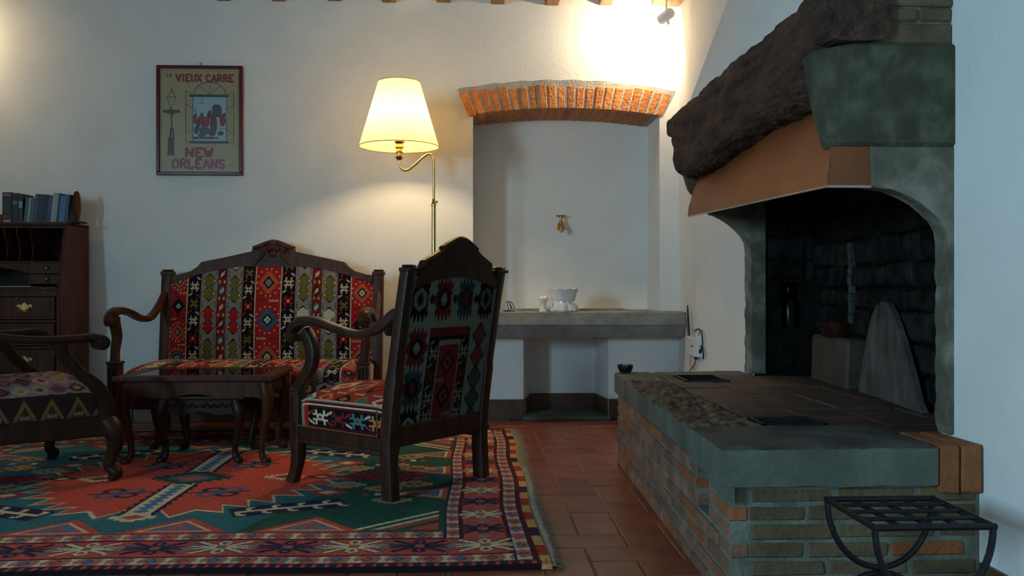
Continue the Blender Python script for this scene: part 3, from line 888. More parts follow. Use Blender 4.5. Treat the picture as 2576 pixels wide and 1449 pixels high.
def seat_fn(U, V):
    t = V * (len(prof) - 1); i = np.clip(t.astype(int), 0, len(prof) - 2); f = (t - i)[:, None]
    p = prof[i] * (1 - f) + prof[i + 1] * f
    x = (U - .5) * 1.27
    e = np.clip(np.minimum(U, 1 - U) / .05, 0, 1) ** .5
    z = p[:, 1] - (1 - e) * .035 * (V > .25)
    return np.stack([x, p[:, 0], z], 1)
def seat_bot(U, V):
    P = seat_fn(U, V); return np.stack([P[:, 0] * .99, np.maximum(P[:, 1], -.325), np.full(len(U), .242)], 1)
sheet('seat', kf, seat_fn, M['kilim'], sofa, nv=160, back=seat_bot)
bm = BM(); box(bm, -.67, .67, -.35, -.31, .195, .245, .004); box(bm, -.675, .675, -.356, -.31, .180, .198, .006)
put('front_rail', bm, M['wood'], sofa)
for sx in (-1, 1):
    bm = BM(); box(bm, sx * .65 - .02, sx * .65 + .02, -.32, .25, .185, .26, .004); put('side_rail', bm, M['wood'], sofa)
bm = BM(); box(bm, -.64, .64, .225, .262, .19, .40, .004); put('back_rail', bm, M['wood'], sofa)
nails('nail_trim', [(-.62 + 1.24 * k / 90, -.352, .250) for k in range(91)], sofa)
for sx in (-1, 1):
    bm = BM(); box(bm, sx * .672 - .032, sx * .672 + .032, -.375, -.31, .18, .425, .004)
    box(bm, sx * .672 - .038, sx * .672 + .038, -.382, -.305, .425, .440, .005)
    ab = put('arm_block', bm, M['wood'], sofa)
    for k in range(3):
        bm = BM(); x = sx * .672 + (k - 1) * .018
        sweep(bm, [(x, -.377, .255, .010, .012), (x, -.377, .405, .010, .012)], (1, 0, 0), .45)
        put('flute', bm, M['wood'], ab, True)
    bm = BM()
    sweep(bm, cr([(sx * .672, -.345, .435, .05, .045), (sx * .68, -.325, .50, .045, .05), (sx * .682, -.30, .57, .05, .055), (sx * .682, -.325, .64, .055, .055), (sx * .682, -.33, .675, .055, .05)], 5), (1, 0, 0), .35)
    put('arm_support', bm, M['wood'], sofa, True)
    bm = BM()
    sweep(bm, cr([(sx * .682, -.385, .652, .055, .045), (sx * .682, -.365, .690, .06, .048), (sx * .682, -.29, .712, .062, .042), (sx * .68, -.16, .698, .055, .036), (sx * .672, -.02, .66, .05, .036), (sx * .665, .10, .665, .046, .04), (sx * .66, .21, .735, .04, .045), (sx * .655, .265, .80, .035, .04)], 5), (1, 0, 0), .4)
    arm_knob(bm, sx * .682, -.365, .662, .034, .058)
    put('arm', bm, M['wood'], sofa, True)
for sx in (-1, 1):
    bm = BM(); sweep(bm, cr([(sx * .665, -.335, .20, .055, .055), (sx * .667, -.345, .12, .048, .05), (sx * .67, -.335, .05, .036, .038), (sx * .675, -.345, 0, .04, .045)], 4), (1, 0, 0), .3)
    put('leg', bm, M['wood'], sofa, True)

# ------------------------------------------------------------------ armchair seen from behind
ac = thing('armchair', (-.363, 3.859, .0142), math.atan2(.77, .64), 'dark wooden armchair turned away, with a gabled crest and kilim upholstery', 'armchair')
PC = [(-.285, 0), (-.275, .20), (-.287, .35), (-.318, .55), (-.352, .75), (-.385, .925)]
pcz = np.array(cr([(z, y) for y, z in PC], 6))
def acy(z): return np.interp(z, pcz[:, 0], pcz[:, 1])
for sx in (-1, 1):
    bm = BM()
    sweep(bm, [(sx * .282, float(acy(z)), z, .050, .058 - .012 * (z > .5)) for z in np.linspace(0, .905, 22)], (1, 0, 0), .12)
    y = float(acy(.92)); box(bm, sx * .282 - .030, sx * .282 + .030, y - .032, y + .028, .900, .915, .003); box(bm, sx * .282 - .024, sx * .282 + .024, y - .026, y + .022, .915, .926, .006)
    put('back_post', bm, M['wood_chair'], ac, True)
half = [(.258, .875), (.225, .880), (.212, .895), (.218, .918), (.200, .935), (.195, .943), (.098, .985), (.093, .995), (.100, 1.003), (.075, 1.013), (.045, 1.030), (.02, 1.038), (0, 1.040)]
outl = [(-x, z) for x, z in half] + [(x, z) for x, z in half[::-1][1:]]
def ac_top(x): return .887 - .050 * np.clip(np.abs(x) / .255, 0, 1) ** 2
low = [(.258 - .516 * k / 20, float(ac_top(.258 - .516 * k / 20)) - .006) for k in range(21)]
bm = BM(); prism(bm, outl + low, 'y', -.022, .022, .005)
o = put('crest_rail', bm, M['wood_chair'], ac, True, ang=30)
for v in o.data.vertices: v.co.y += float(acy(min(v.co.z, .925))) - .19 * max(0, v.co.z - .925)
bm = BM(); tube(bm, [(-.205, .0, .938), (-.10, .0, .985)], .009, 6); tube(bm, [(.205, 0, .938), (.10, 0, .985)], .009, 6)
tube(bm, cr([(-.102, 0, .998), (-.06, 0, 1.020), (0, 0, 1.040), (.06, 0, 1.020), (.102, 0, .998)], 5), .009, 6)
mo = put('crest_moulding', bm, M['wood_chair'], o, True)
for v in mo.data.vertices: v.co.y = v.co.y * 2.6 + float(acy(.925)) - .19 * max(0, v.co.z - .925)
# fabric on the outside of the back
DG, DR, DB = (112, 120, 106), (92, 26, 28), (44, 58, 68)
cb = Canvas(190, 230, DG)
def ogee(cv, x, y, rx, ry, c1, c2, c3):
    cv.poly([(x - rx * .5, y - ry), (x + rx * .5, y - ry), (x + rx * .78, y - ry * .6), (x + rx * .62, y - ry * .4), (x + rx, y), (x + rx * .62, y + ry * .4), (x + rx * .78, y + ry * .6), (x + rx * .5, y + ry), (x - rx * .5, y + ry), (x - rx * .78, y + ry * .6), (x - rx * .62, y + ry * .4), (x - rx, y), (x - rx * .62, y - ry * .4), (x - rx * .78, y - ry * .6)], c1)
    for t in range(4):
        xx = x - rx * .5 + rx * t / 3
        cv.poly([(xx - 3, y + ry), (xx, y + ry * .66), (xx + 3, y + ry)], DG); cv.poly([(xx - 3, y - ry), (xx, y - ry * .66), (xx + 3, y - ry)], DG)
    cv.hexv(x, y, rx * .55, ry * .55, c2); cv.serr(x, y, rx * .24, ry * .28, 3, 3.5, c3)
for k, (x, c1, c2, c3) in enumerate([(20, BLK, (92, 108, 100), BLK), (70, DR, BLK, DG), (120, DB, (40, 24, 30), DR), (170, BLK, (70, 80, 80), BLK)]):
    ogee(cb, x, 192, 24, 34, c1, c2, c3)
    cb.hexv(x + 25, 192, 9, 16, DG); cb.serr(x + 25, 192, 5, 7, 3, 3, BLK)
for y, c1, c2, c3 in ((118, DR, BLK, DG), (56, DB, BLK, DR), (-4, BLK, DG, BLK)): ogee(cb, 24, y, 24, 32, c1, c2, c3)
cb.rect(48, 0, 140, 148, BLK); cb.rect(46, 0, 48, 150, DG); cb.rect(48, 134, 140, 148, DR)
for t in range(15): cb.poly([(48 + 6.2 * t, 148), (51 + 6.2 * t, 153), (54 + 6.2 * t, 148)], DG)
cb.rect(72, 0, 117, 126, (104, 34, 34)); cb.rect(70, 0, 72, 128, (150, 128, 104)); cb.rect(117, 0, 119, 128, (150, 128, 104)); cb.rect(72, 120, 117, 128, DG)
for t in range(7): cb.poly([(72 + 6.4 * t, 120), (75.2 + 6.4 * t, 114), (78.4 + 6.4 * t, 120)], (104, 34, 34))
for y, c in ((92, (64, 20, 24)), (38, BLK), (-4, DR)):
    cb.serr(94, y, 15, 20, 4, 3, c); cb.dia(94, y, 10, 13, (116, 52, 46)); cb.dia(94, y, 4, 6, BLK)
cb.comb(80, 64, 8, 4, DG); cb.comb(104, 8, 8, 4, DG)
for y, c in ((108, DG), (72, DR), (38, DG), (8, DG)):
    for x in (60, 129): cb.cross(x, y, 10, c, DR); cb.claw(x - 4, y + 18, 5, DG, 1); cb.claw(x + 5, y - 16, 5, DR, -1)
for y, c in ((132, (96, 56, 44)), (98, (96, 50, 40)), (62, (60, 74, 66)), (28, (56, 70, 64)), (-6, DB)):
    cb.serr(165, y, 17, 20, 5, 2.5, BLK); cb.hexv(165, y, 14, 16, c, .3)
cb.a *= .95
ZA = .285
def acb(U, V, off=-.014):
    x = (U - .5) * .518; zt = ac_top(x); z = ZA + V * (zt - ZA)
    y = acy(z) + off - .008 * np.sin(np.pi * U) * np.sin(np.pi * V)
    return np.stack([x, y, z], 1)
def acf(U, V):
    P = acb(U, V, 0); y = P[:, 1] + .03 + .045 * np.sin(np.pi * U) ** .6 * np.sin(np.pi * V) ** .6
    return np.stack([P[:, 0], y, P[:, 2]], 1)
sheet('back_panel', cb, acb, M['kilim'], ac, samp=lambda U, V: (U, V * (ac_top((U - .5) * .518) - ZA) / (.89 - ZA)), back=acf)
bm = BM(); box(bm, -.26, .26, -.300, -.258, .205, .29, .004); put('back_rail', bm, M['wood_chair'], ac)
# seat: fabric up one side, over the top, down the other
cs = Canvas(170, 300, (150, 44, 36))
cs.rect(0, 0, 170, 62, BLK); cs.rect(0, 238, 170, 300, BLK)
for y in (22, 278):
    for k in range(5):
        x = 18 + 36 * k; cs.cross(x, y + 4, 15, [(190, 120, 70), (70, 120, 112), (110, 30, 40), CRM, (190, 120, 70)][k], RED)
        cs.claw(x + 18, y - 8, 7, CRM if k % 2 else (150, 40, 34), 1); cs.claw(x + 17, y + 16, 7, (150, 40, 34) if k % 2 else CRM, -1)
cs.rect(0, 48, 170, 53, MAR); cs.rect(0, 0, 170, 5, MAR); cs.rect(158, 0, 170, 62, GRY); cs.rect(150, 0, 158, 62, RED)
cs.rect(0, 54, 170, 58, CRM); cs.rect(0, 242, 170, 246, CRM)
for k in range(5):
    for j in range(4):
        x, y = 20 + 34 * k + 10 * (j % 2), 86 + 42 * j
        cs.serr(x, y, 13, 16, 4, 3, [CRM, OLV, BLK, (200, 120, 70)][(k + j) % 4]); cs.dia(x, y, 8, 9, [RED, BLU, ORG][(k + 2 * j) % 3]); cs.comb(x + 17, y + 20, 7, 3, CRM)
pr = np.array(cr([(-.292, .245), (-.297, .30), (-.295, .350), (-.27, .378), (-.18, .405), (0, .418), (.18, .405), (.27, .378), (.295, .350), (.297, .30), (.292, .245)], 8))
def acs(U, V):
    t = V * (len(pr) - 1); i = np.clip(t.astype(int), 0, len(pr) - 2); f = (t - i)[:, None]
    p = pr[i] * (1 - f) + pr[i + 1] * f
    y = -.262 + U * .515; nar = 1 - .06 * (1 - U)
    z = .245 + (p[:, 1] - .245) * (1 - .16 * np.clip((U - .86) / .14, 0, 1) ** 2 - .10 * np.clip((.14 - U) / .14, 0, 1) ** 2)
    return np.stack([p[:, 0] * nar, y, z], 1)
def acs2(U, V):
    P = acs(U, V); return np.stack([P[:, 0] * .98, P[:, 1], np.full(len(U), .24)], 1)
sheet('seat', cs, acs, M['kilim'], ac, nv=200, back=acs2)
bm = BM()
for sx in (-1, 1):
    tube(bm, [tuple(acs(np.array([u]), np.array([.235 if sx < 0 else .765]))[0] + np.array((sx * .003, 0, .002))) for u in np.linspace(.02, .98, 14)], .0045, 6)
put('piping', bm, mat('piping', (.42, .36, .27), None, .9), ac, True)
for sx in (-1, 1):
    bm = BM(); box(bm, sx * .297 - .016, sx * .297 + .016, -.255, .27, .195, .245, .003)
    hexa(bm, [(sx * .297 - .022, -.255, .176), (sx * .297 + .022, -.255, .176), (sx * .297 + .022, .295, .176), (sx * .297 - .022, .295, .176)], [(sx * .297 - .017, -.255, .198), (sx * .297 + .017, -.255, .198), (sx * .297 + .017, .28, .198), (sx * .297 - .017, .28, .198)], .004)
    put('side_rail', bm, M['wood_chair'], ac)
    nails('nail_trim', [(sx * .316, -.24 + .475 * k / 46, .250) for k in range(47)] + [(sx * .316, .238, .25 + .11 * k / 11) for k in range(12)] + [(sx * .316, -.242, .25 + .10 * k / 10) for k in range(11)], ac, .0045)
    bm = BM(); box(bm, sx * .295 - .027, sx * .295 + .027, .235, .290, .195, .405, .004); fb = put('front_block', bm, M['wood_chair'], ac)
    bm = BM(); box(bm, sx * .322 - .003, sx * .322 + .003, .245, .280, .26, .39, .003); put('block_panel', bm, M['wood_chair'], fb)
    bm = BM()
    sweep(bm, cr([(sx * .295, .262, .390, .05, .052), (sx * .295, .225, .440, .046, .052), (sx * .295, .178, .500, .044, .054), (sx * .295, .165, .560, .044, .056), (sx * .295, .185, .615, .046, .06), (sx * .295, .215, .650, .048, .055)], 6), (1, 0, 0), .25)
    put('arm_support', bm, M['wood_chair'], ac, True)
    bm = BM()
    sweep(bm, cr([(sx * .295, .300, .620, .05, .04), (sx * .295, .288, .660, .056, .046), (sx * .295, .235, .692, .058, .044), (sx * .295, .14, .694, .054, .038), (sx * .295, .02, .668, .05, .034), (sx * .293, -.11, .648, .046, .033), (sx * .29, -.22, .672, .04, .038), (sx * .286, -.30, .728, .034, .045), (sx * .284, -.345, .745, .03, .04)], 6), (1, 0, 0), .35)
    arm_knob(bm, sx * .295, .288, .628, .026, .052)
    av = put('arm', bm, M['wood_chair'], ac, True)
    bm = BM(); tube(bm, cr([(sx * .322, .27, .655), (sx * .324, .235, .676), (sx * .323, .18, .684), (sx * .321, .12, .680)], 5), .005, 6); put('arm_carving', bm, M['wood_chair'], av, True)
    bm = BM(); sweep(bm, cr([(sx * .295, .262, .20, .055, .058), (sx * .295, .258, .12, .05, .052), (sx * .297, .272, .05, .042, .046), (sx * .30, .292, 0, .046, .05)], 5), (1, 0, 0), .2)
    put('front_leg', bm, M['wood_chair'], ac, True)
bm = BM(); box(bm, -.27, .27, .258, .29, .195, .25, .004); put('front_rail', bm, M['wood_chair'], ac)
bm = BM(); arm_knob(bm, .316, -.285, .215, .014, .02); put('bolt_cap', bm, M['wood_chair'], ac, True)

# ------------------------------------------------------------------ armchair at the left edge, turned to the table
la = thing('armchair', (-2.024, 3.90, .0142), math.radians(-44.6), 'dark carved armchair with a plump patterned seat and cabriole legs near the bureau', 'armchair')
cl = Canvas(200, 300, (120, 96, 104))
for j in range(12):
    y = 14 + 25 * j
    for k in range(9):
        x = 12 + 24 * k + 12 * (j % 2)
        cl.serr(x, y, 11, 12, 3, 3, [(140, 118, 86), (84, 56, 78), (56, 40, 44), (150, 130, 110)][(k + j) % 4]); cl.dia(x, y, 6, 7, [(120, 40, 40), (54, 60, 84), (130, 104, 56)][(k * 2 + j) % 3])
for y0, sg in ((0, 1), (300, -1)):
    cl.rect(0, min(y0, y0 + sg * 70), 200, max(y0, y0 + sg * 70), (44, 28, 26))
    for k in range(6):
        x = 17 + 34 * k; cl.poly([(x - 17, y0 + sg * 22), (x, y0 + sg * 62), (x + 17, y0 + sg * 22)], (104, 78, 44)); cl.poly([(x - 11, y0 + sg * 24), (x, y0 + sg * 50), (x + 11, y0 + sg * 24)], (64, 34, 32))
        cl.comb(x, y0 + sg * 31, 5, 4, (120, 104, 84))
    for k in range(22): cl.path([(9 * k, y0 + sg * 4), (9 * k + 2, y0 + sg * 14), (9 * k + 6, y0 + sg * 14), (9 * k + 7, y0 + sg * 4)], 1.6, (86, 66, 56))
pl = np.array(cr([(-.325, .235), (-.335, .30), (-.325, .37), (-.28, .415), (-.15, .448), (0, .458), (.15, .448), (.28, .415), (.325, .37), (.335, .30), (.325, .235)], 8))
def las(U, V):
    t = V * (len(pl) - 1); i = np.clip(t.astype(int), 0, len(pl) - 2); f = (t - i)[:, None]
    p = pl[i] * (1 - f) + pl[i + 1] * f
    y = -.29 + U * .60; z = .235 + (p[:, 1] - .235) * (1 - .5 * np.clip((U - .80) / .20, 0, 1) ** 2.4)
    return np.stack([p[:, 0] * (.86 + .14 * U), y, z], 1)
def las2(U, V):
    P = las(U, V); return np.stack([P[:, 0] * .98, P[:, 1], np.full(len(U), .225)], 1)
sheet('seat', cl, las, M['kilim'], la, nv=220, back=las2)
bm = BM()
for sx in (-1, 1):
    hexa(bm, [(sx * .265, -.30, .205), (sx * .295, -.30, .205), (sx * .352, .30, .195), (sx * .318, .30, .195)], [(sx * .265, -.30, .29), (sx * .295, -.30, .29), (sx * .352, .30, .285), (sx * .318, .30, .285)], .006)
prism(bm, [(-.35, .285), (-.35, .205), (-.22, .185), (-.10, .21), (0, .195), (.10, .21), (.22, .185), (.35, .205), (.35, .285)], 'y', .285, .318, .004)
box(bm, -.29, .29, -.315, -.285, .205, .29, .004)
put('seat_rail', bm, M['wood_dark'], la)
for sx in (-1, 1):
    bm = BM()
    tube(bm, cr([(sx * .325, .285, .27, .040), (sx * .345, .305, .22, .042), (sx * .352, .312, .16, .034), (sx * .340, .300, .10, .026), (sx * .332, .292, .06, .022), (sx * .350, .318, .032, .027), (sx * .346, .312, .018, .022), (sx * .336, .30, 0, .019)], 5), [p[3] for p in cr([(0, 0, 0, .040), (0, 0, 0, .042), (0, 0, 0, .034), (0, 0, 0, .026), (0, 0, 0, .022), (0, 0, 0, .027), (0, 0, 0, .022), (0, 0, 0, .019)], 5)], 10)
    put('front_leg', bm, M['wood_dark'], la, True)
    bm = BM(); sweep(bm, cr([(sx * .275, -.36, 0, .036, .04), (sx * .277, -.31, .12, .04, .045), (sx * .278, -.295, .26, .044, .05), (sx * .278, -.31, .45, .042, .045), (sx * .275, -.36, .78, .036, .04)], 4), (1, 0, 0), .3)
    put('back_post', bm, M['wood_dark'], la, True)
    bm = BM()
    sweep(bm, cr([(sx * .282, -.325, .685, .035, .035), (sx * .315, -.18, .645, .044, .034), (sx * .335, .0, .622, .052, .034), (sx * .340, .13, .620, .058, .036), (sx * .338, .22, .622, .062, .040), (sx * .336, .262, .612, .06, .045)], 5), (1, 0, 0), .4)
    arm_knob(bm, sx * .336, .255, .600, .032, .064)
    put('arm', bm, M['wood_dark'], la, True)
    bm = BM()
    sweep(bm, cr([(sx * .338, .085, .610, .04, .062), (sx * .340, .105, .555, .038, .050), (sx * .342, .165, .480, .038, .048), (sx * .342, .235, .415, .042, .056), (sx * .340, .275, .345, .046, .07), (sx * .338, .285, .27, .046, .07)], 6), (1, 0, 0), .3)
    put('arm_support', bm, M['wood_dark'], la, True)
bm = BM(); prism(bm, [(-.30, .72), (-.30, .78), (-.18, .83), (0, .86), (.18, .83), (.30, .78), (.30, .72), (.18, .76), (0, .785), (-.18, .76)], 'y', -.375, -.34, .006)
put('crest_rail', bm, M['wood_dark'], la, True)
bm = BM(); prism(bm, [(-.045, .30), (.045, .30), (.03, .42), (.07, .56), (.085, .70), (.05, .785), (-.05, .785), (-.085, .70), (-.07, .56), (-.03, .42)], 'y', -.352, -.332, .004)
put('splat', bm, M['wood_dark'], la, True)

# ------------------------------------------------------------------ coffee table and the small table nested under it
def cabriole(bm, x, y, zt, dx, dy, k=1.0):
    P = cr([(0, zt, .022), (.016, zt * .86, .024), (.022, zt * .72, .021), (.006, zt * .45, .0150), (-.010, zt * .20, .0115), (-.004, zt * .07, .0125), (.014, .012, .0165), (.016, 0, .0155)], 5)
    tube(bm, [(x + dx * p[0] * k, y + dy * p[0] * k, p[1]) for p in P], [p[2] * k for p in P], 10)
def apron(bm, x0, y0, x1, y1, zt, zb, th):
    d = Vector((x1 - x0, y1 - y0, 0)); L = d.length; d.normalize(); n = Vector((-d.y, d.x, 0)) * th / 2; o = Vector((x0, y0, 0))
    K = 24; top = [o + d * L * k / K + Vector((0, 0, zt)) for k in range(K + 1)]
    bot = []
    for k in range(K + 1):
        t = k / K; s = abs(2 * t - 1)
        z = zb + .018 * math.cos(t * 4 * math.pi) * .5 - .030 * s ** 6
        bot.append(o + d * L * t + Vector((0, 0, z)))
    ring = top + bot[::-1]
    A = [bm.verts.new(p + n) for p in ring]; B = [bm.verts.new(p - n) for p in ring]
    m = len(ring)
    for k in range(K):
        bm.faces.new((A[k], A[k + 1], A[m - 2 - k], A[m - 1 - k])); bm.faces.new((B[k + 1], B[k], B[m - 1 - k], B[m - 2 - k]))
    for k in range(m): bm.faces.new((A[k], B[k], B[(k + 1) % m], A[(k + 1) % m]))

ct = thing('coffee_table', (-1.325, 4.44, .0142), 0, 'wooden coffee table with a glass top and cabriole legs before the settee', 'table')
HX, HY, ZT = .372, .252, .418
for (x0, x1, y0, y1) in ((-HX, HX, -HY, -HY + .075), (-HX, HX, HY - .075, HY), (-HX, -HX + .075, -HY + .075, HY - .075), (HX - .075, HX, -HY + .075, HY - .075)):
    bm = BM(); box(bm, x0, x1, y0, y1, ZT - .024, ZT, .005, 2); put('top_board', bm, M['wood_red'], ct)
ci = Canvas(120, 70, (54, 34, 22))
for k in range(10):
    for j in range(5):
        ci.serr(8 + 12 * k + 4 * (j % 2), 8 + 14 * j, 5, 6, 3, 2, [(140, 128, 104), (90, 60, 40), (110, 104, 96)][(k + j) % 3])
sheet('inlay', ci, lambda U, V: np.stack([(U - .5) * 2 * (HX - .076), (V - .5) * 2 * (HY - .076), np.full(len(U), ZT - .012)], 1), M['print'], ct, back=lambda U, V: np.stack([(U - .5) * 2 * (HX - .076), (V - .5) * 2 * (HY - .076), np.full(len(U), ZT - .02)], 1))
gm = bpy.data.materials.new('glass_sheet'); gm.use_nodes = True
_n = gm.node_tree; _b = _n.nodes['Principled BSDF']; _n.nodes.remove(_b)
_t = _n.nodes.new('ShaderNodeBsdfTransparent'); _t.inputs[0].default_value = (.9, .93, .92, 1)
_g = _n.nodes.new('ShaderNodeBsdfGlossy'); _g.inputs['Roughness'].default_value = .03
_f = _n.nodes.new('ShaderNodeFresnel'); _f.inputs[0].default_value = 1.5
_m = _n.nodes.new('ShaderNodeMixShader')
_n.links.new(_f.outputs[0], _m.inputs[0]); _n.links.new(_t.outputs[0], _m.inputs[1]); _n.links.new(_g.outputs[0], _m.inputs[2])
_n.links.new(_m.outputs[0], _n.nodes['Material Output'].inputs[0])
M['glass'] = gm
bm = BM(); box(bm, -HX + .076, HX - .076, -HY + .076, HY - .076, ZT - .006, ZT - .001, .001); put('glass_top', bm, M['glass'], ct)
for a in ((-.325, -.200, .325, -.200), (-.325, .200, .325, .200), (-.325, -.200, -.325, .200), (.325, -.200, .325, .200)):
    bm = BM(); apron(bm, *a, ZT - .024, ZT - .098, .018); put('apron', bm, M['wood'], ct)
for sx in (-1, 1):
    for sy in (-1, 1):
        bm = BM(); cabriole(bm, sx * .318, sy * .185, ZT - .03, sx * .75, sy * .35, 1.35); put('leg', bm, M['wood'], ct, True)
st = thing('nesting_table', (-1.312, 4.432, .0142), 0, 'small dark carved table tucked under the coffee table', 'table')
bm = BM(); box(bm, -.215, .215, -.195, .195, .300, .318, .006, 2); put('table_top', bm, M['wood_dark'], st)
for a in ((-.18, -.165, .18, -.165), (-.18, .165, .18, .165), (-.18, -.165, -.18, .165), (.18, -.165, .18, .165)):
    bm = BM(); apron(bm, *a, .300, .235, .016); ap = put('apron', bm, M['wood_dark'], st)
    if a[1] == a[3] == -.165:
        bm = BM()
        for k in range(9):
            x = -.14 + .035 * k; tube(bm, cr([(x - .015, -.176, .262), (x, -.178, .276 + .006 * (k % 2)), (x + .015, -.176, .262)], 4), .0045, 6)
        put('carving', bm, M['wood_dark'], ap, True)
for sx in (-1, 1):
    for sy in (-1, 1):
        bm = BM(); cabriole(bm, sx * .172, sy * .160, .298, sx * .6, sy * .45, 1.3); put('leg', bm, M['wood_dark'], st, True)

# ------------------------------------------------------------------ bureau with pigeonholes
BX1, BX0, BYF, BYB = -2.41, -3.27, 5.215, 5.605
bu = thing('bureau', ((BX0 + BX1) / 2, (BYF + BYB) / 2, 0), 0, 'dark red wooden bureau with open pigeonholes, drawers and brass handles', 'desk')
OB = Vector(((BX0 + BX1) / 2, (BYF + BYB) / 2, 0))
def bp(name, bm, m, parent=bu, sm=False):
    bmesh.ops.translate(bm, verts=bm.verts[:], vec=-OB)
    return put(name, bm, m, parent, sm)
side = [(BYB, 0), (BYF, 0), (BYF, .838), (BYF + .10, 1.232), (BYB, 1.232)]
for x in (BX1 - .02, BX0):
    bm = BM(); prism(bm, side, 'x', x, x + .02, .002); bp('side_panel', bm, M['wood_red'])
bm = BM(); box(bm, BX0, BX1, BYF + .085, BYB + .004, 1.222, 1.242, .003); bp('top', bm, M['wood_red'])
bm = BM(); box(bm, BX0 + .02, BX1 - .02, BYB - .012, BYB, .1, 1.22); bp('back_board', bm, M['wood_dark'])
bm = BM(); box(bm, BX0 + .02, BX1 - .02, BYF + .004, BYB - .012, .838, .856, .002); bp('writing_bed', bm, M['wood'])
bm = BM(); box(bm, BX0 + .02, BX1 - .02, BYF + .02, BYB - .012, .80, .838); box(bm, BX0 + .02, BX1 - .02, BYF + .02, BYB - .012, .10, .125); bp('drawer_case', bm, M['wood_dark'])
bm = BM(); box(bm, BX0, BX1, BYF - .006, BYB, 0, .10, .004); bp('plinth', bm, M['wood_red'])
for z0, z1 in ((.80, .836), (.648, .664), (.494, .510), (.334, .350), (.10, .130)):
    bm = BM(); box(bm, BX0 + .02, BX1 - .02, BYF, BYF + .02, z0, z1, .002); bp('drawer_rail', bm, M['wood'])
def bail(x, z, parent):
    bm = BM()
    pts = [(-.045, .012), (-.030, .020), (-.018, .012), (-.010, .024), (0, .030), (.010, .024), (.018, .012), (.030, .020), (.045, .012), (.036, -.002), (.026, -.004), (.020, -.016), (0, -.026), (-.020, -.016), (-.026, -.004), (-.036, -.002)]
    prism(bm, [(x + a, z + b) for a, b in pts], 'y', BYF - .0105, BYF - .007)
    tube(bm, cr([(x - .028, BYF - .010, z + .008), (x - .028, BYF - .022, z - .004), (x, BYF - .026, z - .018), (x + .028, BYF - .022, z - .004), (x + .028, BYF - .010, z + .008)], 5), .003, 6)
    bp('handle', bm, M['old_brass'], parent, True)
for z0, z1 in ((.667, .797), (.513, .645), (.353, .491), (.133, .331)):
    bm = BM(); box(bm, BX0 + .03, BX1 - .028, BYF - .004, BYF + .018, z0, z1, .003); box(bm, BX0 + .045, BX1 - .045, BYF - .007, BYF, z0 + .016, z1 - .016, .004)
    dr = bp('drawer', bm, M['wood'])
    for hx in (BX1 - .195, BX0 + .195): bail(hx, (z0 + z1) / 2 + .004, dr)
# pigeonholes: wavy upright dividers, shelf, small drawers, valance
yf = lambda z: BYF + .03 + .10 * (z - .838) / .394
bm = BM(); box(bm, BX0 + .02, BX1 - .02, BYF + .09, BYB - .012, 1.000, 1.010, .001); bp('pigeonhole_shelf', bm, M['wood_red'])
bm = BM(); box(bm, BX0 + .02, BX1 - .02, BYF + .10, BYB - .012, 1.205, 1.222, .001); bp('head_rail', bm, M['wood_red'])
for px in (15, 47, 80, -17, -49, -81):
    x = on_y(px, 620, BYF + .12).x
    bm = BM(); prism(bm, [(BYB - .012, 1.01)] + [(BYF + .115 + .018 * math.sin((z - 1.01) * 26), z) for z in np.linspace(1.01, 1.205, 12)] + [(BYB - .012, 1.205)], 'x', x - .003, x + .003)
    bp('divider', bm, M['wood_red'])
xd0 = on_y(78, 690, BYF + .09).x; xd1 = BX1 - .022
for z0, z1 in ((.934, .997), (.872, .931)):
    bm = BM(); box(bm, xd0, xd1, BYF + .075, BYB - .02, z0, z1, .003); d = bp('small_drawer', bm, M['wood'])
    bm = BM(); ball(bm, ((xd0 + xd1) / 2 + .01, BYF + .066, (z0 + z1) / 2), .009); bp('knob', bm, M['old_brass'], d, True)
bm = BM(); box(bm, xd0 - .012, xd0 - .002, BYF + .085, BYB - .02, .858, 1.0, .001); bp('divider', bm, M['wood_red'])
x0 = BX0 + .25
bm = BM(); prism(bm, [(xd0 - .014, .998), (x0, .998), (x0, .945), (x0 + .06, .95), (x0 + .11, .968), ((x0 + xd0) / 2 - .03, .975), (xd0 - .11, .962), (xd0 - .05, .948), (xd0 - .014, .94)], 'y', BYF + .09, BYF + .10); bp('valance', bm, M['wood_red'])
tag(put('paper_sheet', (lambda b: (box(b, -2.78, -2.60, 5.26, 5.40, .858, .861), b)[1])(BM()), M['paper']), 'white sheet of paper lying on the bureau writing bed', 'paper')

# books and bookend on top of the bureau
def book(px0, px1, pyt, lean, col, label, depth=.13, band=None, spine=None):
    zb = 1.243; yF = 5.375
    a = on_y(px0, 571, yF); b = on_y(px1, 571, yF); h = on_y(px0, pyt, yF).z - zb
    w = b.x - a.x
    root = thing('book', (a.x, yF, zb), 0, label, 'book', 'books on the bureau')
    root.rotation_euler = (0, math.radians(lean), 0)
    h /= math.cos(math.radians(lean))
    w *= math.cos(math.radians(lean)); root.location.z += w * math.sin(math.radians(lean))
    mc = mat('cover', tuple(k * .8 for k in lin(col)), lin(col), .45, nscale=30)
    bm = BM(); box(bm, 0, .0025, 0, depth, 0, h, .001); box(bm, w - .0025, w, 0, depth, 0, h, .001); box(bm, 0, w, -.002, .002, 0, h, .001); put('cover', bm, mc, root)
    bm = BM(); box(bm, .003, w - .003, .003, depth - .005, .003, h - .004); put('pages', bm, M['pages'], root)
    for (z0, z1, c) in (band or []):
        bm = BM(); box(bm, w * .12, w * .88, -.0032, -.0015, h * z0, h * z1, 0); put('spine_label', bm, mat('spine_label', lin(c), None, .6), root)
    return root
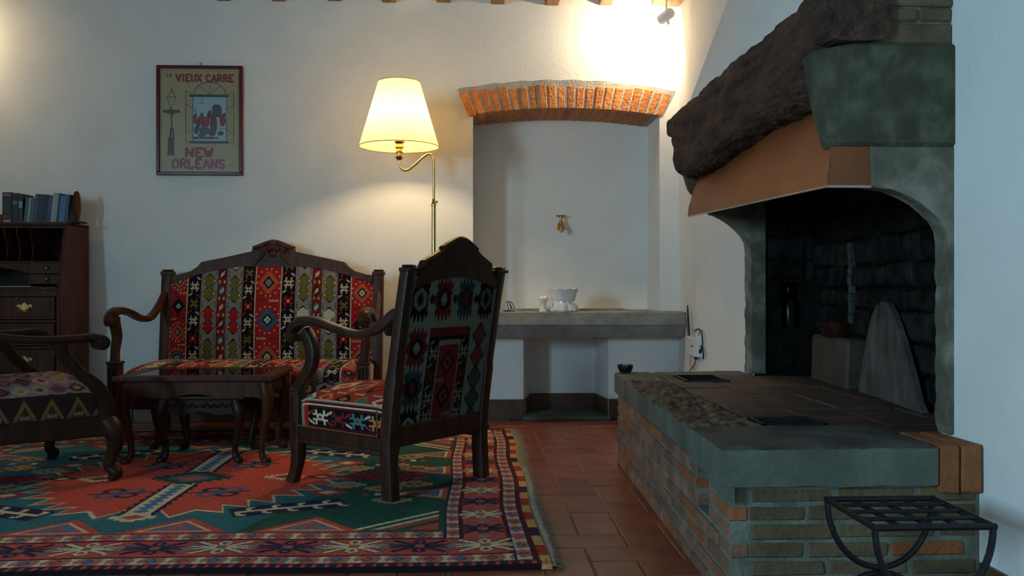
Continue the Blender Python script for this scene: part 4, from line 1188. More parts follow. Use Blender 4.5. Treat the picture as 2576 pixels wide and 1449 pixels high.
BOOKS = [
 (6, 30, 484, 0, (22, 22, 28), 'thick black book with pink and red labels at the end of the row', [(.86, .95, (150, 96, 110)), (.14, .24, (140, 44, 34)), (.01, .09, (150, 158, 158)), (.35, .78, (58, 60, 52))]),
 (30.5, 46, 486, 0, (30, 30, 34), 'black book with a pale patch on its spine', [(.62, .74, (104, 122, 128))]),
 (46.5, 58, 488, 0, (40, 28, 22), 'dark brown book with a light grey spine patch', [(.50, .74, (150, 160, 150))]),
 (59, 68.5, 498, 6, (78, 88, 82), 'grey green paperback between dark and white books', None),
 (68.5, 72, 498, 6, (196, 192, 196), 'very thin white booklet leaning in the row', None),
 (72, 82, 500, 6, (70, 92, 98), 'teal grey paperback beside the thin white booklet', None),
 (82, 91, 489, 6, (52, 74, 96), 'slim blue grey book with a faded spine', None),
 (91, 108, 490, 6, (34, 30, 50), 'navy book leaning against a plum one', [(.10, .30, (84, 50, 70))]),
 (108, 116, 490, 6, (30, 20, 36), 'narrow dark plum book in the leaning row', None),
 (116, 126.5, 492, 6, (64, 54, 104), 'purple book in the leaning row', None),
 (126.5, 136, 486, 6, (168, 160, 150), 'cream paperback with a worn spine', None),
 (136, 141, 486, 6, (150, 160, 150), 'thin pale green booklet beside the cream paperback', None),
 (141, 146, 487, 6, (22, 24, 26), 'thin black book before the blue one', None),
 (146, 162, 493, 6, (44, 108, 150), 'blue paperback beside the oval bookend', [(.05, .92, (74, 118, 152))]),
 (162, 169, 490, 6, (38, 64, 76), 'dark teal book behind the oval bookend', None)]
for px0, px1, pyt, lean, col, lab, band in BOOKS: book(px0, px1, pyt, lean, col, lab, band=band)
a = on_y(181, 571, 5.36)
be = thing('bookend', (a.x, 5.37, 1.243), 0, 'dark red oval wooden bookend holding the row of books', 'bookend')
bm = BM(); box(bm, -.035, .045, -.005, .10, 0, .010, .003); put('base', bm, M['wood_red'], be)
bm = BM(); lathe(bm, [(0.0, 0), (.016, .004), (.030, .05), (.034, .10), (.030, .15), (.018, .182), (0, .188)], 16, Matrix.Translation((0.004, .045, .008)) @ Matrix.Diagonal((.55, 1.2, 1, 1))); put('oval', bm, M['wood_red'], be, True)
tag(put('small_box', (lambda b: (box(b, on_y(-22, 571, 5.38).x, on_y(5, 571, 5.38).x, 5.38, 5.48, 1.243, 1.293, .004), b)[1])(BM()), mat('box_brown', (.12, .045, .02), None, .6)), 'small brown box at the end of the book row', 'box')

# ------------------------------------------------------------------ poster
M['matte_glass'] = M['glass'].copy()
for _k in M['matte_glass'].node_tree.nodes:
    if _k.type == 'BSDF_GLOSSY': _k.inputs['Roughness'].default_value = .35
    if _k.type == 'BSDF_TRANSPARENT': _k.inputs[0].default_value = (.97, .97, .96, 1)
    if _k.type == 'FRESNEL': _k.inputs[0].default_value = 1.3
fr = [on_y(396, 166, YB).x, on_y(612, 166, YB).x, on_y(400, 442, YB).z, on_y(400, 166, YB).z]
po = thing('framed_poster', ((fr[0] + fr[1]) / 2, YB, fr[2]), 0, 'framed tan poster lettered LE VIEUX CARRE NEW ORLEANS in a dark red frame', 'poster')
w2, hh = (fr[1] - fr[0]) / 2, fr[3] - fr[2]
fb = .021
for (x0, x1, z0, z1) in ((-w2, w2, 0, fb), (-w2, w2, hh - fb, hh), (-w2, -w2 + fb, fb, hh - fb), (w2 - fb, w2, fb, hh - fb)):
    bm = BM(); box(bm, x0, x1, -.026, -.002, z0, z1, .005, 2); put('frame_bar', bm, M['frame'], po)
TAN, INK = (192, 160, 112), (66, 56, 44)
pc = Canvas(330, 440, TAN)
def C(x, y): return ((x - 190) / 842 * 330, (1 - (y - 188) / 1114) * 440)
pc.a += np.random.RandomState(5).uniform(-6, 6, (440, 330, 1)).astype(np.float32)
for k in range(40):
    g = random.Random(k); x, y = g.uniform(200, 1020), g.uniform(340, 1290); pc.line(C(x, y), C(x + g.uniform(20, 80), y + g.uniform(-12, 12)), 1.0, (170, 140, 96))
pc.path([C(210, 215), C(1012, 215), C(1010, 1285), C(206, 1285)], 1.3, INK, True)
RT = (158, 30, 24)
GL = {'V': ([[(0, 1), (.5, 0), (1, 1)]], [(0, 1), (1, 1)]), 'I': ([[(.5, 0), (.5, 1)]], [(.5, 0), (.5, 1)]), 'E': ([[(.15, 0), (.15, 1)], [(.15, 1), (.95, 1), (.95, .85)], [(.15, .52), (.7, .52)], [(.15, 0), (.95, 0), (.95, .15)]], [(.15, 0), (.15, 1)]),
      'U': ([[(.12, 1), (.12, .25), (.3, .02), (.7, .02), (.88, .25), (.88, 1)]], [(.12, 1), (.88, 1)]), 'X': ([[(.05, 0), (.95, 1)], [(.05, 1), (.95, 0)]], [(.05, 0), (.95, 0), (.05, 1), (.95, 1)]),
      'C': ([[(.92, .78), (.7, .98), (.35, .98), (.08, .7), (.08, .3), (.35, .02), (.7, .02), (.92, .2)]], []), 'A': ([[(.02, 0), (.5, 1), (.98, 0)], [(.22, .35), (.78, .35)]], [(.02, 0), (.98, 0)]),
      'R': ([[(.15, 0), (.15, 1), (.65, 1), (.9, .85), (.9, .65), (.65, .5), (.15, .5)], [(.5, .5), (.95, 0)]], [(.15, 0), (.15, 1), (.95, 0)]), 'N': ([[(.1, 0), (.1, 1), (.9, 0), (.9, 1)]], [(.1, 0), (.1, 1), (.9, 1)]),
      'W': ([[(0, 1), (.27, 0), (.5, .75), (.73, 0), (1, 1)]], [(0, 1), (1, 1)]), 'O': ([[(.3, .02), (.08, .25), (.08, .75), (.3, .98), (.7, .98), (.92, .75), (.92, .25), (.7, .02), (.3, .02)]], []),
      'L': ([[(.15, 1), (.15, 0), (.92, 0), (.92, .2)]], [(.15, 1), (.15, 0)]), 'S': ([[(.9, .82), (.7, .98), (.3, .98), (.1, .8), (.15, .6), (.85, .4), (.9, .2), (.7, .02), (.3, .02), (.08, .2)]], [])}
def word(txt, x0, y0, x1, y1, th, col, gap=.22):
    n = sum(.55 if ch in 'I ' else 1.0 for ch in txt); W = (x1 - x0) / (n * (1 + gap) - gap); x = x0
    for q, ch in enumerate(txt):
        w = W * (.55 if ch in 'I ' else 1.0)
        cc = col(q) if callable(col) else col
        if ch != ' ':
            st, se = GL[ch]
            for s in st: pc.path([C(x + a * w, y1 - b * (y1 - y0)) for a, b in s], th, cc)
            for a, b in se:
                cx, cy = x + a * w, y1 - b * (y1 - y0); pc.line(C(cx - W * .17, cy), C(cx + W * .17, cy), th * .55, cc)
        x += w + W * gap
word('LE', 265, 245, 318, 275, 3.0, INK)
word('VIEUX CARRE', 362, 252, 955, 326, 8.4, RT)
word('NEW', 462, 1042, 742, 1134, 11.5, RT)
word('ORLEANS', 322, 1162, 876, 1254, 11.0, lambda q: (158, 30, 24) if 1 <= q <= 3 else (164, 54, 78))
pc.path([C(210, 1195), C(235, 1185), C(262, 1205), C(255, 1235), C(225, 1250)], 1.3, INK); pc.path([C(930, 1250), C(925, 1222), C(950, 1210), C(975, 1230), C(985, 1205)], 1.3, INK)
# street lamp
for p, q, wd in ((((312, 680), (318, 830), 5.5)), ((312, 830), (300, 930), 9), ((330, 830), (335, 930), 6)): pc.line(C(*p), C(*q), wd, INK)
pc.poly([C(278, 930), C(340, 930), C(345, 1110), C(272, 1110)], (66, 58, 46)); pc.line(C(262, 1116), C(352, 1116), 3, INK)
for y in (960, 1000, 1050, 1090): pc.line(C(285, y), C(335, y - 6), 1.4, (100, 88, 64))
pc.poly([C(225, 632), C(402, 632), C(402, 662), C(225, 662)], (88, 78, 58)); pc.path([C(225, 632), C(402, 632), C(402, 662), C(225, 662)], 1.6, INK, True); pc.line(C(262, 672), C(362, 672), 3, INK)
for k in range(7): pc.line(C(246 + 22 * k, 655), C(252 + 22 * k, 640), 2.2, INK)
pc.path([C(290, 580), C(270, 492), C(316, 430), C(362, 490), C(332, 580)], 2.6, INK, True); pc.line(C(266, 492), C(366, 490), 3, INK); pc.ell(*C(316, 505), 6, 8, (160, 146, 110))
pc.line(C(316, 400), C(316, 440), 4, INK); pc.line(C(302, 425), C(330, 425), 3, INK); pc.line(C(305, 600), C(325, 690), 7, INK)
# window with shutters and fanlight
pc.poly([C(540, 492), C(888, 492), C(885, 962), C(540, 962)], (176, 188, 188))
for y0, y1 in ((465, 492), (962, 990)): pc.poly([C(505, y0), C(912, y0), C(912, y1), C(505, y1)], (74, 66, 52))
arc = [C(715 + 165 * math.cos(a), 460 - 128 * math.sin(a)) for a in np.linspace(0, math.pi, 18)]
pc.path(arc, 3.2, INK)
for a in (.8, 1.57, 2.34): pc.line(C(715, 460), C(715 + 160 * math.cos(a), 460 - 124 * math.sin(a)), 1.8, INK)
for xs in (((462, 425), (538, 465), (538, 965), (462, 985)), ((970, 435), (892, 470), (890, 960), (966, 998))):
    pc.path([C(*p) for p in xs], 2.4, INK, True)
    for t in np.linspace(.08, .92, 14): pc.line(C(xs[0][0], xs[0][1] + t * (xs[3][1] - xs[0][1])), C(xs[1][0], xs[1][1] + t * (xs[2][1] - xs[1][1])), 1.0, (104, 92, 66))
    pc.line(C(xs[0][0], xs[0][1] + .25 * (xs[3][1] - xs[0][1])), C(xs[1][0], xs[1][1] + .3 * (xs[2][1] - xs[1][1])), 2.4, INK); pc.line(C(xs[0][0], xs[0][1] + .8 * (xs[3][1] - xs[0][1])), C(xs[1][0], xs[1][1] + .76 * (xs[2][1] - xs[1][1])), 2.2, INK)
# the band inside, loose blots of red and grey
pc.poly([C(735, 705), C(735, 610), C(760, 570), C(815, 570), C(840, 610), C(840, 710)], (78, 66, 66))
for k in range(6): pc.line(C(745 + 16 * k, 700), C(745 + 16 * k, 590), 1.2, (110, 96, 92))
FG = (160, 34, 34)
for (x, y, rx, ry, c) in ((555, 730, 18, 50, FG), (630, 740, 40, 55, FG), (665, 760, 50, 60, FG), (710, 690, 26, 40, (112, 40, 40)), (715, 650, 14, 16, (70, 40, 42)), (632, 678, 17, 18, (66, 34, 36)), (850, 740, 34, 65, FG), (868, 680, 15, 20, (70, 36, 38)), (560, 690, 12, 14, (70, 36, 38)), (755, 790, 38, 110, (112, 58, 46)), (740, 870, 40, 45, (120, 66, 50)), (660, 850, 55, 50, (104, 96, 96)), (630, 900, 40, 26, (92, 88, 88)), (590, 780, 22, 60, (86, 56, 46)), (830, 880, 34, 22, (70, 66, 62)), (575, 850, 26, 40, (72, 70, 70)), (700, 930, 120, 12, (84, 84, 86)), (570, 930, 30, 14, (60, 58, 58))):
    q = C(x, y); pc.ell(q[0], q[1], rx / 842 * 330, ry / 1114 * 440, c)
pc.poly([C(675, 885), C(725, 920), C(690, 905)], (170, 172, 168)); pc.line(C(558, 612), C(605, 840), 3.5, INK); pc.line(C(820, 830), C(880, 825), 2, INK); pc.line(C(825, 830), C(828, 890), 1.6, INK)
pc.line(C(632, 495), C(632, 555), 1.5, INK); pc.line(C(605, 560), C(660, 560), 2, INK)
for k in range(9): pc.line(C(620 + 9 * k, 830), C(630 + 8 * k, 880), 1, (60, 56, 56))
sheet('print', pc, lambda U, V: np.stack([(U - .5) * 2 * (w2 - fb + .002), np.full(len(U), -.012), fb - .002 + V * (hh - 2 * fb + .004)], 1), M['print'], po, back=lambda U, V: np.stack([(U - .5) * 2 * (w2 - fb + .002), np.full(len(U), -.006), fb - .002 + V * (hh - 2 * fb + .004)], 1))
bm = BM(); box(bm, -w2 + fb, w2 - fb, -.017, -.0155, fb, hh - fb); put('glass_pane', bm, M['matte_glass'], po)
bm = BM(); tube(bm, [(.005, .0, hh + .012), (.005, -.016, hh + .016)], .003, 6); box(bm, -.006, .003, -.006, -.002, hh - .004, hh + .020, .001); put('hook', bm, M['old_brass'], po)

# ------------------------------------------------------------------ floor lamp
LY = 5.12
b0 = on_y(1091, 500, LY); fl = thing('floor_lamp', (b0.x, LY, 0), 0, 'brass floor lamp with a lit pale yellow cone shade beside the settee', 'floor lamp')
def lp(px, py): 
    p = on_y(px, py, LY); return (p.x - b0.x, 0, p.z)
bm = BM(); lathe(bm, [(0, 0), (.135, 0), (.14, .012), (.12, .022), (.05, .032), (.03, .05), (.018, .07), (0, .07)], 28); put('base', bm, M['brass'], fl, True)
bm = BM(); tube(bm, [(0, 0, .05), (0, 0, lp(1091, 512)[2])], .0125, 12); lathe(bm, [(0, 0), (.014, 0), (.016, .012), (.011, .026), (.009, .045), (0, .045)], 14, Matrix.Translation((0, 0, lp(1091, 520)[2])))
put('pole', bm, M['brass'], fl, True)
bm = BM()
pth = cr([lp(1091, 512), lp(1091.5, 440), lp(1091, 408), lp(1088, 393), lp(1078, 388), lp(1062, 398), lp(1040, 418), lp(1023, 429), lp(1010, 424), lp(1005, 408)], 6)
tube(bm, pth, .0072, 10); arm = put('arm', bm, M['brass'], fl, True)
bm = BM(); ball(bm, (.018, 0, lp(1091, 508)[2]), .008); put('clamp_screw', bm, M['brass'], arm, True)
sx, _, sz = lp(1005, 404)
bm = BM(); lathe(bm, [(0, 0), (.012, 0), (.022, .012), (.025, .022), (.018, .028), (.018, .042), (.024, .048), (.018, .055), (.018, .066), (.027, .074), (.025, .086), (.020, .095), (.031, .108), (.031, .125), (0, .125)], 18, Matrix.Translation((sx, 0, sz)))
put('socket', bm, M['brass'], fl, True)
shm = bpy.data.materials.new('lamp_shade_cloth'); shm.use_nodes = True
_n = shm.node_tree; _n.nodes.remove(_n.nodes['Principled BSDF'])
_d = _n.nodes.new('ShaderNodeBsdfDiffuse'); _d.inputs[0].default_value = (.80, .70, .46, 1)
_t = _n.nodes.new('ShaderNodeBsdfTranslucent'); _t.inputs[0].default_value = (.95, .72, .30, 1)
_m = _n.nodes.new('ShaderNodeMixShader'); _m.inputs[0].default_value = .62
_n.links.new(_d.outputs[0], _m.inputs[1]); _n.links.new(_t.outputs[0], _m.inputs[2]); _n.links.new(_m.outputs[0], _n.nodes['Material Output'].inputs[0])
zb, zt = lp(1004, 370)[2], lp(1004, 208)[2]; scx = lp(1004, 370)[0]
bm = BM(); n = 48
rings = []
for r, z in ((.231, zb), (.121, zt)):
    rings.append([(scx + r * math.cos(2 * math.pi * k / n), r * math.sin(2 * math.pi * k / n), z) for k in range(n)])
loft(bm, rings, cap=False); shade = put('lamp_shade', bm, shm, fl, True)
for r, z in ((.2315, zb), (.1215, zt)):
    bm = BM(); tube(bm, [(scx + r * math.cos(2 * math.pi * k / n), r * math.sin(2 * math.pi * k / n), z) for k in range(n + 1)], .0022, 6); put('shade_rim', bm, M['old_brass'], shade, True)
bm = BM()
for k in range(3):
    a = 2 * math.pi * k / 3 + .4; tube(bm, [(scx, 0, zb + .22), (scx + .162 * math.cos(a), .162 * math.sin(a), zb + .235)], .0018, 5)
tube(bm, [(sx, 0, sz + .12), (scx, 0, zb + .22)], .003, 6); put('shade_spider', bm, M['old_brass'], shade, True)
BZ = zb + .145
bm = BM(); ball(bm, (scx, 0, BZ), .028, 1, 1, 1.15); put('bulb', bm, emit('bulb_glow', (1, .78, .45), 30), fl, True)
d = bpy.data.lights.new('lamp_light', 'POINT'); d.energy = 48; d.color = WARM; d.shadow_soft_size = .036
o = bpy.data.objects.new('lamp_light', d); link(o, fl); o.location = (scx, 0, BZ)

# ------------------------------------------------------------------ wall spotlights hung from the joists
def spot(x, y, z, aim, power, label):
    root = thing('spotlight', (x, y, 2.675), 0, label, 'spotlight')
    dz = z - 2.675
    bm = BM(); lathe(bm, [(0, -.012), (.028, -.012), (.030, -.004), (.028, .0), (0, .0)], 18); put('mount', bm, M['white_paint'], root, True)
    bm = BM(); tube(bm, [(0, 0, -.01), (0, 0, dz + .02)], .006, 8); put('stem', bm, M['white_paint'], root, True)
    a = Vector(aim).normalized(); q = a.to_track_quat('Z', 'Y').to_matrix().to_4x4()
    bm = BM(); lathe(bm, [(.033, .050), (.033, -.035), (.026, -.048), (.0001, -.050), (.0001, -.046), (.024, -.044), (.030, -.033), (.030, .050)], 22, Matrix.Translation((0, 0, dz)) @ q, closed=True); put('head', bm, M['white_paint'], root, True)
    bm = BM(); tube(bm, [(0, 0, dz), (.012, -.01, dz - .055)], [.012, .008], 8); put('swivel', bm, M['white_paint'], root, True)
    bm = BM(); ball(bm, Vector((0, 0, dz)) + a * .012, .018); put('bulb', bm, emit('spot_glow', (1, .80, .5), 40), root, True)
    d = bpy.data.lights.new('spot_light', 'POINT'); d.energy = power; d.color = (1.0, .78, .48); d.shadow_soft_size = .026
    o = bpy.data.objects.new('spot_light', d); link(o, root); o.location = Vector((0, 0, dz)) + a * .030
spot(1.203, 5.40, 2.545, (-.55, .80, -.30), 85, 'white spotlight under the joists above the arched niche')
spot(-3.321, 5.30, 2.50, (.2, .90, -.5), 20, 'white spotlight under the joists above the bureau')

# ------------------------------------------------------------------ hearth: brick base, stone slabs, sooty tiles
HT = .441
he = thing('hearth', (1.0, 3.2, 0), 0, 'raised brick hearth with grey stone edges and sooty tiled top', 'hearth')
OH = Vector((1.0, 3.2, 0))
def hp(name, bm, m, parent=he, sm=False, kind=None):
    bmesh.ops.translate(bm, verts=bm.verts[:], vec=-OH)
    return put(name, bm, m, parent, sm, kind=kind)
def lx(y): return .664 + .0185 * (y - 2.25)          # left brick face runs slightly askew
hole = (2.475, 2.615, .195, .345)
YN, YFAR = 2.245, 4.225
def core(y0, y1, z0, z1, inset):
    bm_ = [(lx(y0) + inset, y0, z0), (XR - .003, y0, z0), (XR - .003, y1, z0), (lx(y1) + inset, y1, z0)]
    return bm_, [(a, b, z1) for a, b, _ in bm_]
bm = BM()
hexa(bm, *core(YN + .005, hole[0], 0, .385, .006)); hexa(bm, *core(hole[1], YFAR - .006, 0, .385, .006))
hexa(bm, *core(hole[0], hole[1], 0, hole[2], .006)); hexa(bm, *core(hole[0], hole[1], hole[2], .385, .17))
hp('mortar_core', bm, M['mortar_green'])
CH = .0478
def brick(bmats, p0, p1, nrm, z0, z1, th=.05, jut=None):
    """brick on a vertical face between two ground points"""
    n = Vector((*nrm, 0)).normalized()
    j = random.uniform(-.004, .003) if jut is None else jut
    a, b = Vector((*p0, 0)) + n * j, Vector((*p1, 0)) + n * j
    e = lambda: Vector((random.uniform(-.0025, .0025), random.uniform(-.0025, .0025), random.uniform(-.002, .002)))
    bm = BM()
    hexa(bm, [a + e() + Vector((0, 0, z0)), b + e() + Vector((0, 0, z0)), b - n * th + Vector((0, 0, z0)), a - n * th + Vector((0, 0, z0))],
         [a + e() + Vector((0, 0, z1)), b + e() + Vector((0, 0, z1)), b - n * th + Vector((0, 0, z1)), a - n * th + Vector((0, 0, z1))], .004)
    hp('brick', bm, M[random.choice(bmats)])
for c in range(7):
    z0 = .004 + c * CH; z1 = z0 + CH - .011
    y = YN - (.11 if c % 2 else 0)
    while y < YFAR:
        L = random.uniform(.21, .26); a, b = max(y + .006, YN), min(y + L - .006, YFAR); y += L
        if b - a < .03: continue
        segs = [(a, b)]
        if z1 > hole[2] + .005 and b > hole[0] and a < hole[1]:
            segs = [(a, min(b, hole[0])), (max(a, hole[1]), b)]
        for a2, b2 in segs:
            if b2 - a2 > .025: brick(['brick', 'brick', 'brick_orange'], (lx(a2), a2), (lx(b2), b2), (-1, 0), z0, z1)
    x = lx(YN) + .053 - (.10 if c % 2 else 0)
    while x < XR - .02:
        L = random.uniform(.20, .27); a, b = max(x + .006, lx(YN) + .053), min(x + L - .006, XR - .012); x += L
        if b - a > .03: brick(['brick_orange' if (c == 3 and a > .98) or (c == 1 and .9 < a < 1.1) else 'brick_buff'], (a, YN), (b, YN), (0, -1), z0, z1)
    x = lx(YFAR) + .053
    while x < XR - .02:
        L = .24; a, b = x + .006, min(x + L - .006, XR - .012); x += L
        if b - a > .03: brick(['brick'], (a, YFAR), (b, YFAR), (0, 1), z0, z1)
# stone slabs round the edge, tops hewn rough
def rough_slab(corners, z0, z1, amp, m, nx=34, ny=34, edge=.012, seed=0, top=None):
    """corners: 4 ground points ccw; top surface displaced"""
    P = [Vector((*c, 0)) for c in corners]; bm = BM(); G = []
    for j in range(ny + 1):
        row = []
        for i in range(nx + 1):
            u, v = i / nx, j / ny
            p = (P[0] * (1 - u) + P[1] * u) * (1 - v) + (P[3] * (1 - u) + P[2] * u) * v
            n1 = noise.noise(Vector((p.x * 30 + seed, p.y * 14, 1.7))) + .5 * noise.noise(Vector((p.x * 70, p.y * 40 + seed, 4.2)))
            ed = min(u * (P[1] - P[0]).length, (1 - u) * (P[1] - P[0]).length, v * (P[3] - P[0]).length, (1 - v) * (P[3] - P[0]).length)
            z = z1 + amp * n1 - edge * max(0, 1 - ed / .02) ** 2 * .6
            if i in (0, nx) or j in (0, ny):
                w = .004 * noise.noise(Vector((p.x * 18, p.y * 18, seed + 9.)))
                d = (p - sum(P, Vector()) / 4).normalized(); p = p + d * w
            row.append(bm.verts.new((p.x, p.y, z)))
        G.append(row)
    for j in range(ny):
        for i in range(nx): bm.faces.new((G[j][i], G[j][i + 1], G[j + 1][i + 1], G[j + 1][i]))
    ring = G[0] + [G[j][nx] for j in range(1, ny + 1)] + G[ny][-2::-1] + [G[j][0] for j in range(ny - 1, 0, -1)]
    low = []
    for v in ring:
        w = .006 * noise.noise(Vector((v.co.x * 12, v.co.y * 12, seed + 3.)))
        low.append(bm.verts.new((v.co.x, v.co.y, z0 + w)))
    n = len(ring)
    for k in range(n): bm.faces.new((ring[k], low[k], low[(k + 1) % n], ring[(k + 1) % n]))
    bm.faces.new(low[::-1])
    o = hp('stone_slab', bm, m, sm=True)
    if top:
        o.data.materials.append(top)
        for f in o.data.polygons:
            if f.normal.z > .6: f.material_index = 1
    return o
rough_slab([(.638, 2.212), (1.208, 2.222), (1.208, 2.575), (.645, 2.575)], .338, HT, .0022, M['serena'], seed=1, top=M['serena_sooty'])
# the near slab is deeper towards its corner
bm = BM(); prism(bm, [(2.215, .340), (2.215, .300), (2.245, .305), (2.31, .325), (2.40, .340)], 'x', .640, .672, .002); hp('slab_toe', bm, M['serena'])
rough_slab([(.647, 2.585), (.865, 2.585), (.865, 3.86), (.676, 3.86)], .352, HT - .004, .012, M['serena'], 46, 120, seed=2, top=M['rough_stone'])
rough_slab([(.679, 3.885), (.865, 3.885), (.865, 4.245), (.688, 4.242)], .345, HT, .003, M['serena'], 20, 24, seed=3)
rough_slab([(.870, 4.075), (XR - .005, 4.075), (XR - .005, 4.30), (.870, 4.245)], .345, HT, .002, M['serena'], 24, 14, seed=4)
for x0, x1 in ((1.214, 1.268), (1.274, 1.330)):
    bm = BM(); box(bm, x0, x1, 2.225, 2.45, .315, HT - .002, .005, jit=.002); hp('brick', bm, M['brick_orange'])
# tiled surface with two ash openings
rows = [(2.585, 2.735, None), (2.735, 2.95, None), (2.95, 3.165, None), (3.165, 3.38, None), (3.38, 3.595, None), (3.595, 3.81, None), (3.81, 4.07, 'far')]
pits = []
for r, (y0, y1, kind) in enumerate(rows):
    cols = [.870, 1.062, 1.25, 1.45, 1.66] if kind is None else [.870, .940, 1.132, 1.30, 1.48, 1.66]
    for k in range(len(cols) - 1):
        if (r == 0 and k == 0) or (kind and k == 1):
            pits.append((cols[k], cols[k + 1], y0, y1)); continue
        bm = BM(); box(bm, cols[k] + .003, cols[k + 1] - .003, y0 + .003, y1 - .003, .386, HT - .004 + random.uniform(-.003, .002), .004, jit=.0015)
        hp('hearth_tile', bm, M['hearth_tile'])
bm = BM(); box(bm, 1.212, 1.66, 2.46, 2.582, .386, HT - .004, .004); hp('hearth_tile', bm, M['hearth_tile'])
bm = BM(); box(bm, XR - .003, 1.70, 2.45, 4.2, .28, .386); hp('mortar_bed', bm, M['mortar'])
for (x0, x1, y0, y1) in pits:
    bm = BM()
    for q in ((x0, x1, y0, y0 + .010), (x0, x1, y1 - .010, y1), (x0, x0 + .010, y0, y1), (x1 - .010, x1, y0, y1)): box(bm, *q, .40, HT + .002, .001)
    fr_ = hp('iron_frame', bm, M['iron'])
    bm = BM(); box(bm, x0 + .004, x1 - .004, y0 + .004, y1 - .004, .386, .392); hp('ash_plate', bm, M['soot'], fr_)

# ------------------------------------------------------------------ fireplace: firebox, cheeks, corbels, beam, copper skirt, plaster hood
fp = thing('fireplace', (XR, 3.25, HT), 0, 'old open fireplace with a rough dark beam, stone corbels and copper skirt', 'fireplace')
OF = Vector((XR, 3.25, HT))
def fpp(name, bm, m, parent=fp, sm=False, ang=38):
    bmesh.ops.translate(bm, verts=bm.verts[:], vec=-OF)
    return put(name, bm, m, parent, sm, ang=ang)
# firebox shell
bm = BM()
A, B = (1.505, FY0), (1.64, 4.12); random.seed(5)
NCH = (1.475, 1.60, .655, .875)                # little niche in the far side
wall_with_holes(bm, XR, 1.70, .38, 1.9, [NCH], lambda a, z: (a, 4.12, z))
quad(bm, (NCH[0], 4.30, NCH[2]), (NCH[1], 4.30, NCH[2]), (NCH[1], 4.30, NCH[3]), (NCH[0], 4.30, NCH[3]))
for (p, q) in (((NCH[0], NCH[2]), (NCH[1], NCH[2])), ((NCH[1], NCH[2]), (NCH[1], NCH[3])), ((NCH[1], NCH[3]), (NCH[0], NCH[3])), ((NCH[0], NCH[3]), (NCH[0], NCH[2]))):
    quad(bm, (p[0], 4.12, p[1]), (q[0], 4.12, q[1]), (q[0], 4.30, q[1]), (p[0], 4.30, p[1]))
quad(bm, (A[0] + .03, A[1], .38), (B[0] + .03, B[1], .38), (B[0] + .03, B[1], 1.9), (A[0] + .03, A[1], 1.9))
quad(bm, (XR, FY0, .38), (1.56, FY0, .38), (1.56, FY0, 1.9), (XR, FY0, 1.9))
quad(bm, (XR, FY0, 1.9), (1.70, FY0, 1.9), (1.70, 4.12, 1.9), (XR, 4.12, 1.9))
fbx = fpp('firebox', bm, M['soot'])
# rough stones of the firebox, back and far side
def stone(bm_pts_bot, bm_pts_top):
    bm = BM(); hexa(bm, bm_pts_bot, bm_pts_top, .010); return fpp('stone', bm, M['soot'], fbx)
z = .445
while z < 1.35:
    h = random.uniform(.075, .13); y = 2.52 + random.uniform(0, .1)
    while y < 4.08:
        L = random.uniform(.14, .30); y1 = min(y + L, 4.10)
        t0, t1 = (y - A[1]) / (B[1] - A[1]), (y1 - A[1]) / (B[1] - A[1])
        xa, xb = A[0] + (B[0] - A[0]) * t0 - random.uniform(0, .018), A[0] + (B[0] - A[0]) * t1 - random.uniform(0, .018)
        if y1 - y > .04:
            g = .002; j = lambda: random.uniform(-.012, .012)
            stone([(xa + j(), y + g, z + j()), (xb + j(), y1 - g, z + j()), (xb + .05, y1 - g, z), (xa + .05, y + g, z)], [(xa + j(), y + g, z + h - .01 + j()), (xb + j(), y1 - g, z + h - .01 + j()), (xb + .05, y1 - g, z + h - .01), (xa + .05, y + g, z + h - .01)])
        y = y1
    z += h
z = .445
while z < 1.3:
    h = random.uniform(.08, .13); x = XR + .065
    while x < 1.63:
        L = random.uniform(.10, .2); x1 = min(x + L, 1.64); g = .005
        if not (x1 > NCH[0] and x < NCH[1] and z + h > NCH[2] and z < NCH[3]) and x1 - x > .03:
            yy = 4.115 - random.uniform(.004, .02)
            stone([(x + g, yy, z), (x1 - g, yy, z), (x1 - g, 4.13, z), (x + g, 4.13, z)], [(x + g, yy, z + h - .01), (x1 - g, yy, z + h - .01), (x1 - g, 4.13, z + h - .01), (x + g, 4.13, z + h - .01)])
        x = x1
    z += h
# ledge in the far corner
bm = BM(); hexa(bm, [(1.50, 3.46, HT - .01), (1.60, 3.46, HT - .01), (1.65, 3.93, HT - .01), (1.54, 3.93, HT - .01)], [(1.51, 3.47, .640), (1.60, 3.47, .640), (1.65, 3.93, .640), (1.545, 3.93, .640)], .012)
fpp('ledge', bm, M['hearth_tile'])
# pale slab leaning on the back of the firebox
bm = BM()
out = [(3.42, 0), (3.40, .08), (3.36, .20), (3.31, .30), (3.26, .345), (3.21, .362), (3.15, .355), (3.08, .31), (2.99, .22), (2.90, .11), (2.84, .03), (2.80, 0)]
Aa = [bm.verts.new((1.497 + .062 * (y - 2.83) / .6 - .012 + .05 * (zz / .37) * .3, y, HT - .002 + zz)) for y, zz in out]
Bb = [bm.verts.new((v.co.x + .022, v.co.y, v.co.z)) for v in Aa]
bm.faces.new(Aa); bm.faces.new(Bb[::-1])
for k in range(len(out)): bm.faces.new((Aa[k], Bb[k], Bb[(k + 1) % len(out)], Aa[(k + 1) % len(out)]))
bmesh.ops.translate(bm, verts=bm.verts[:], vec=(-.012, 0, 0))
fpp('leaning_slab', bm, M['fireback'])
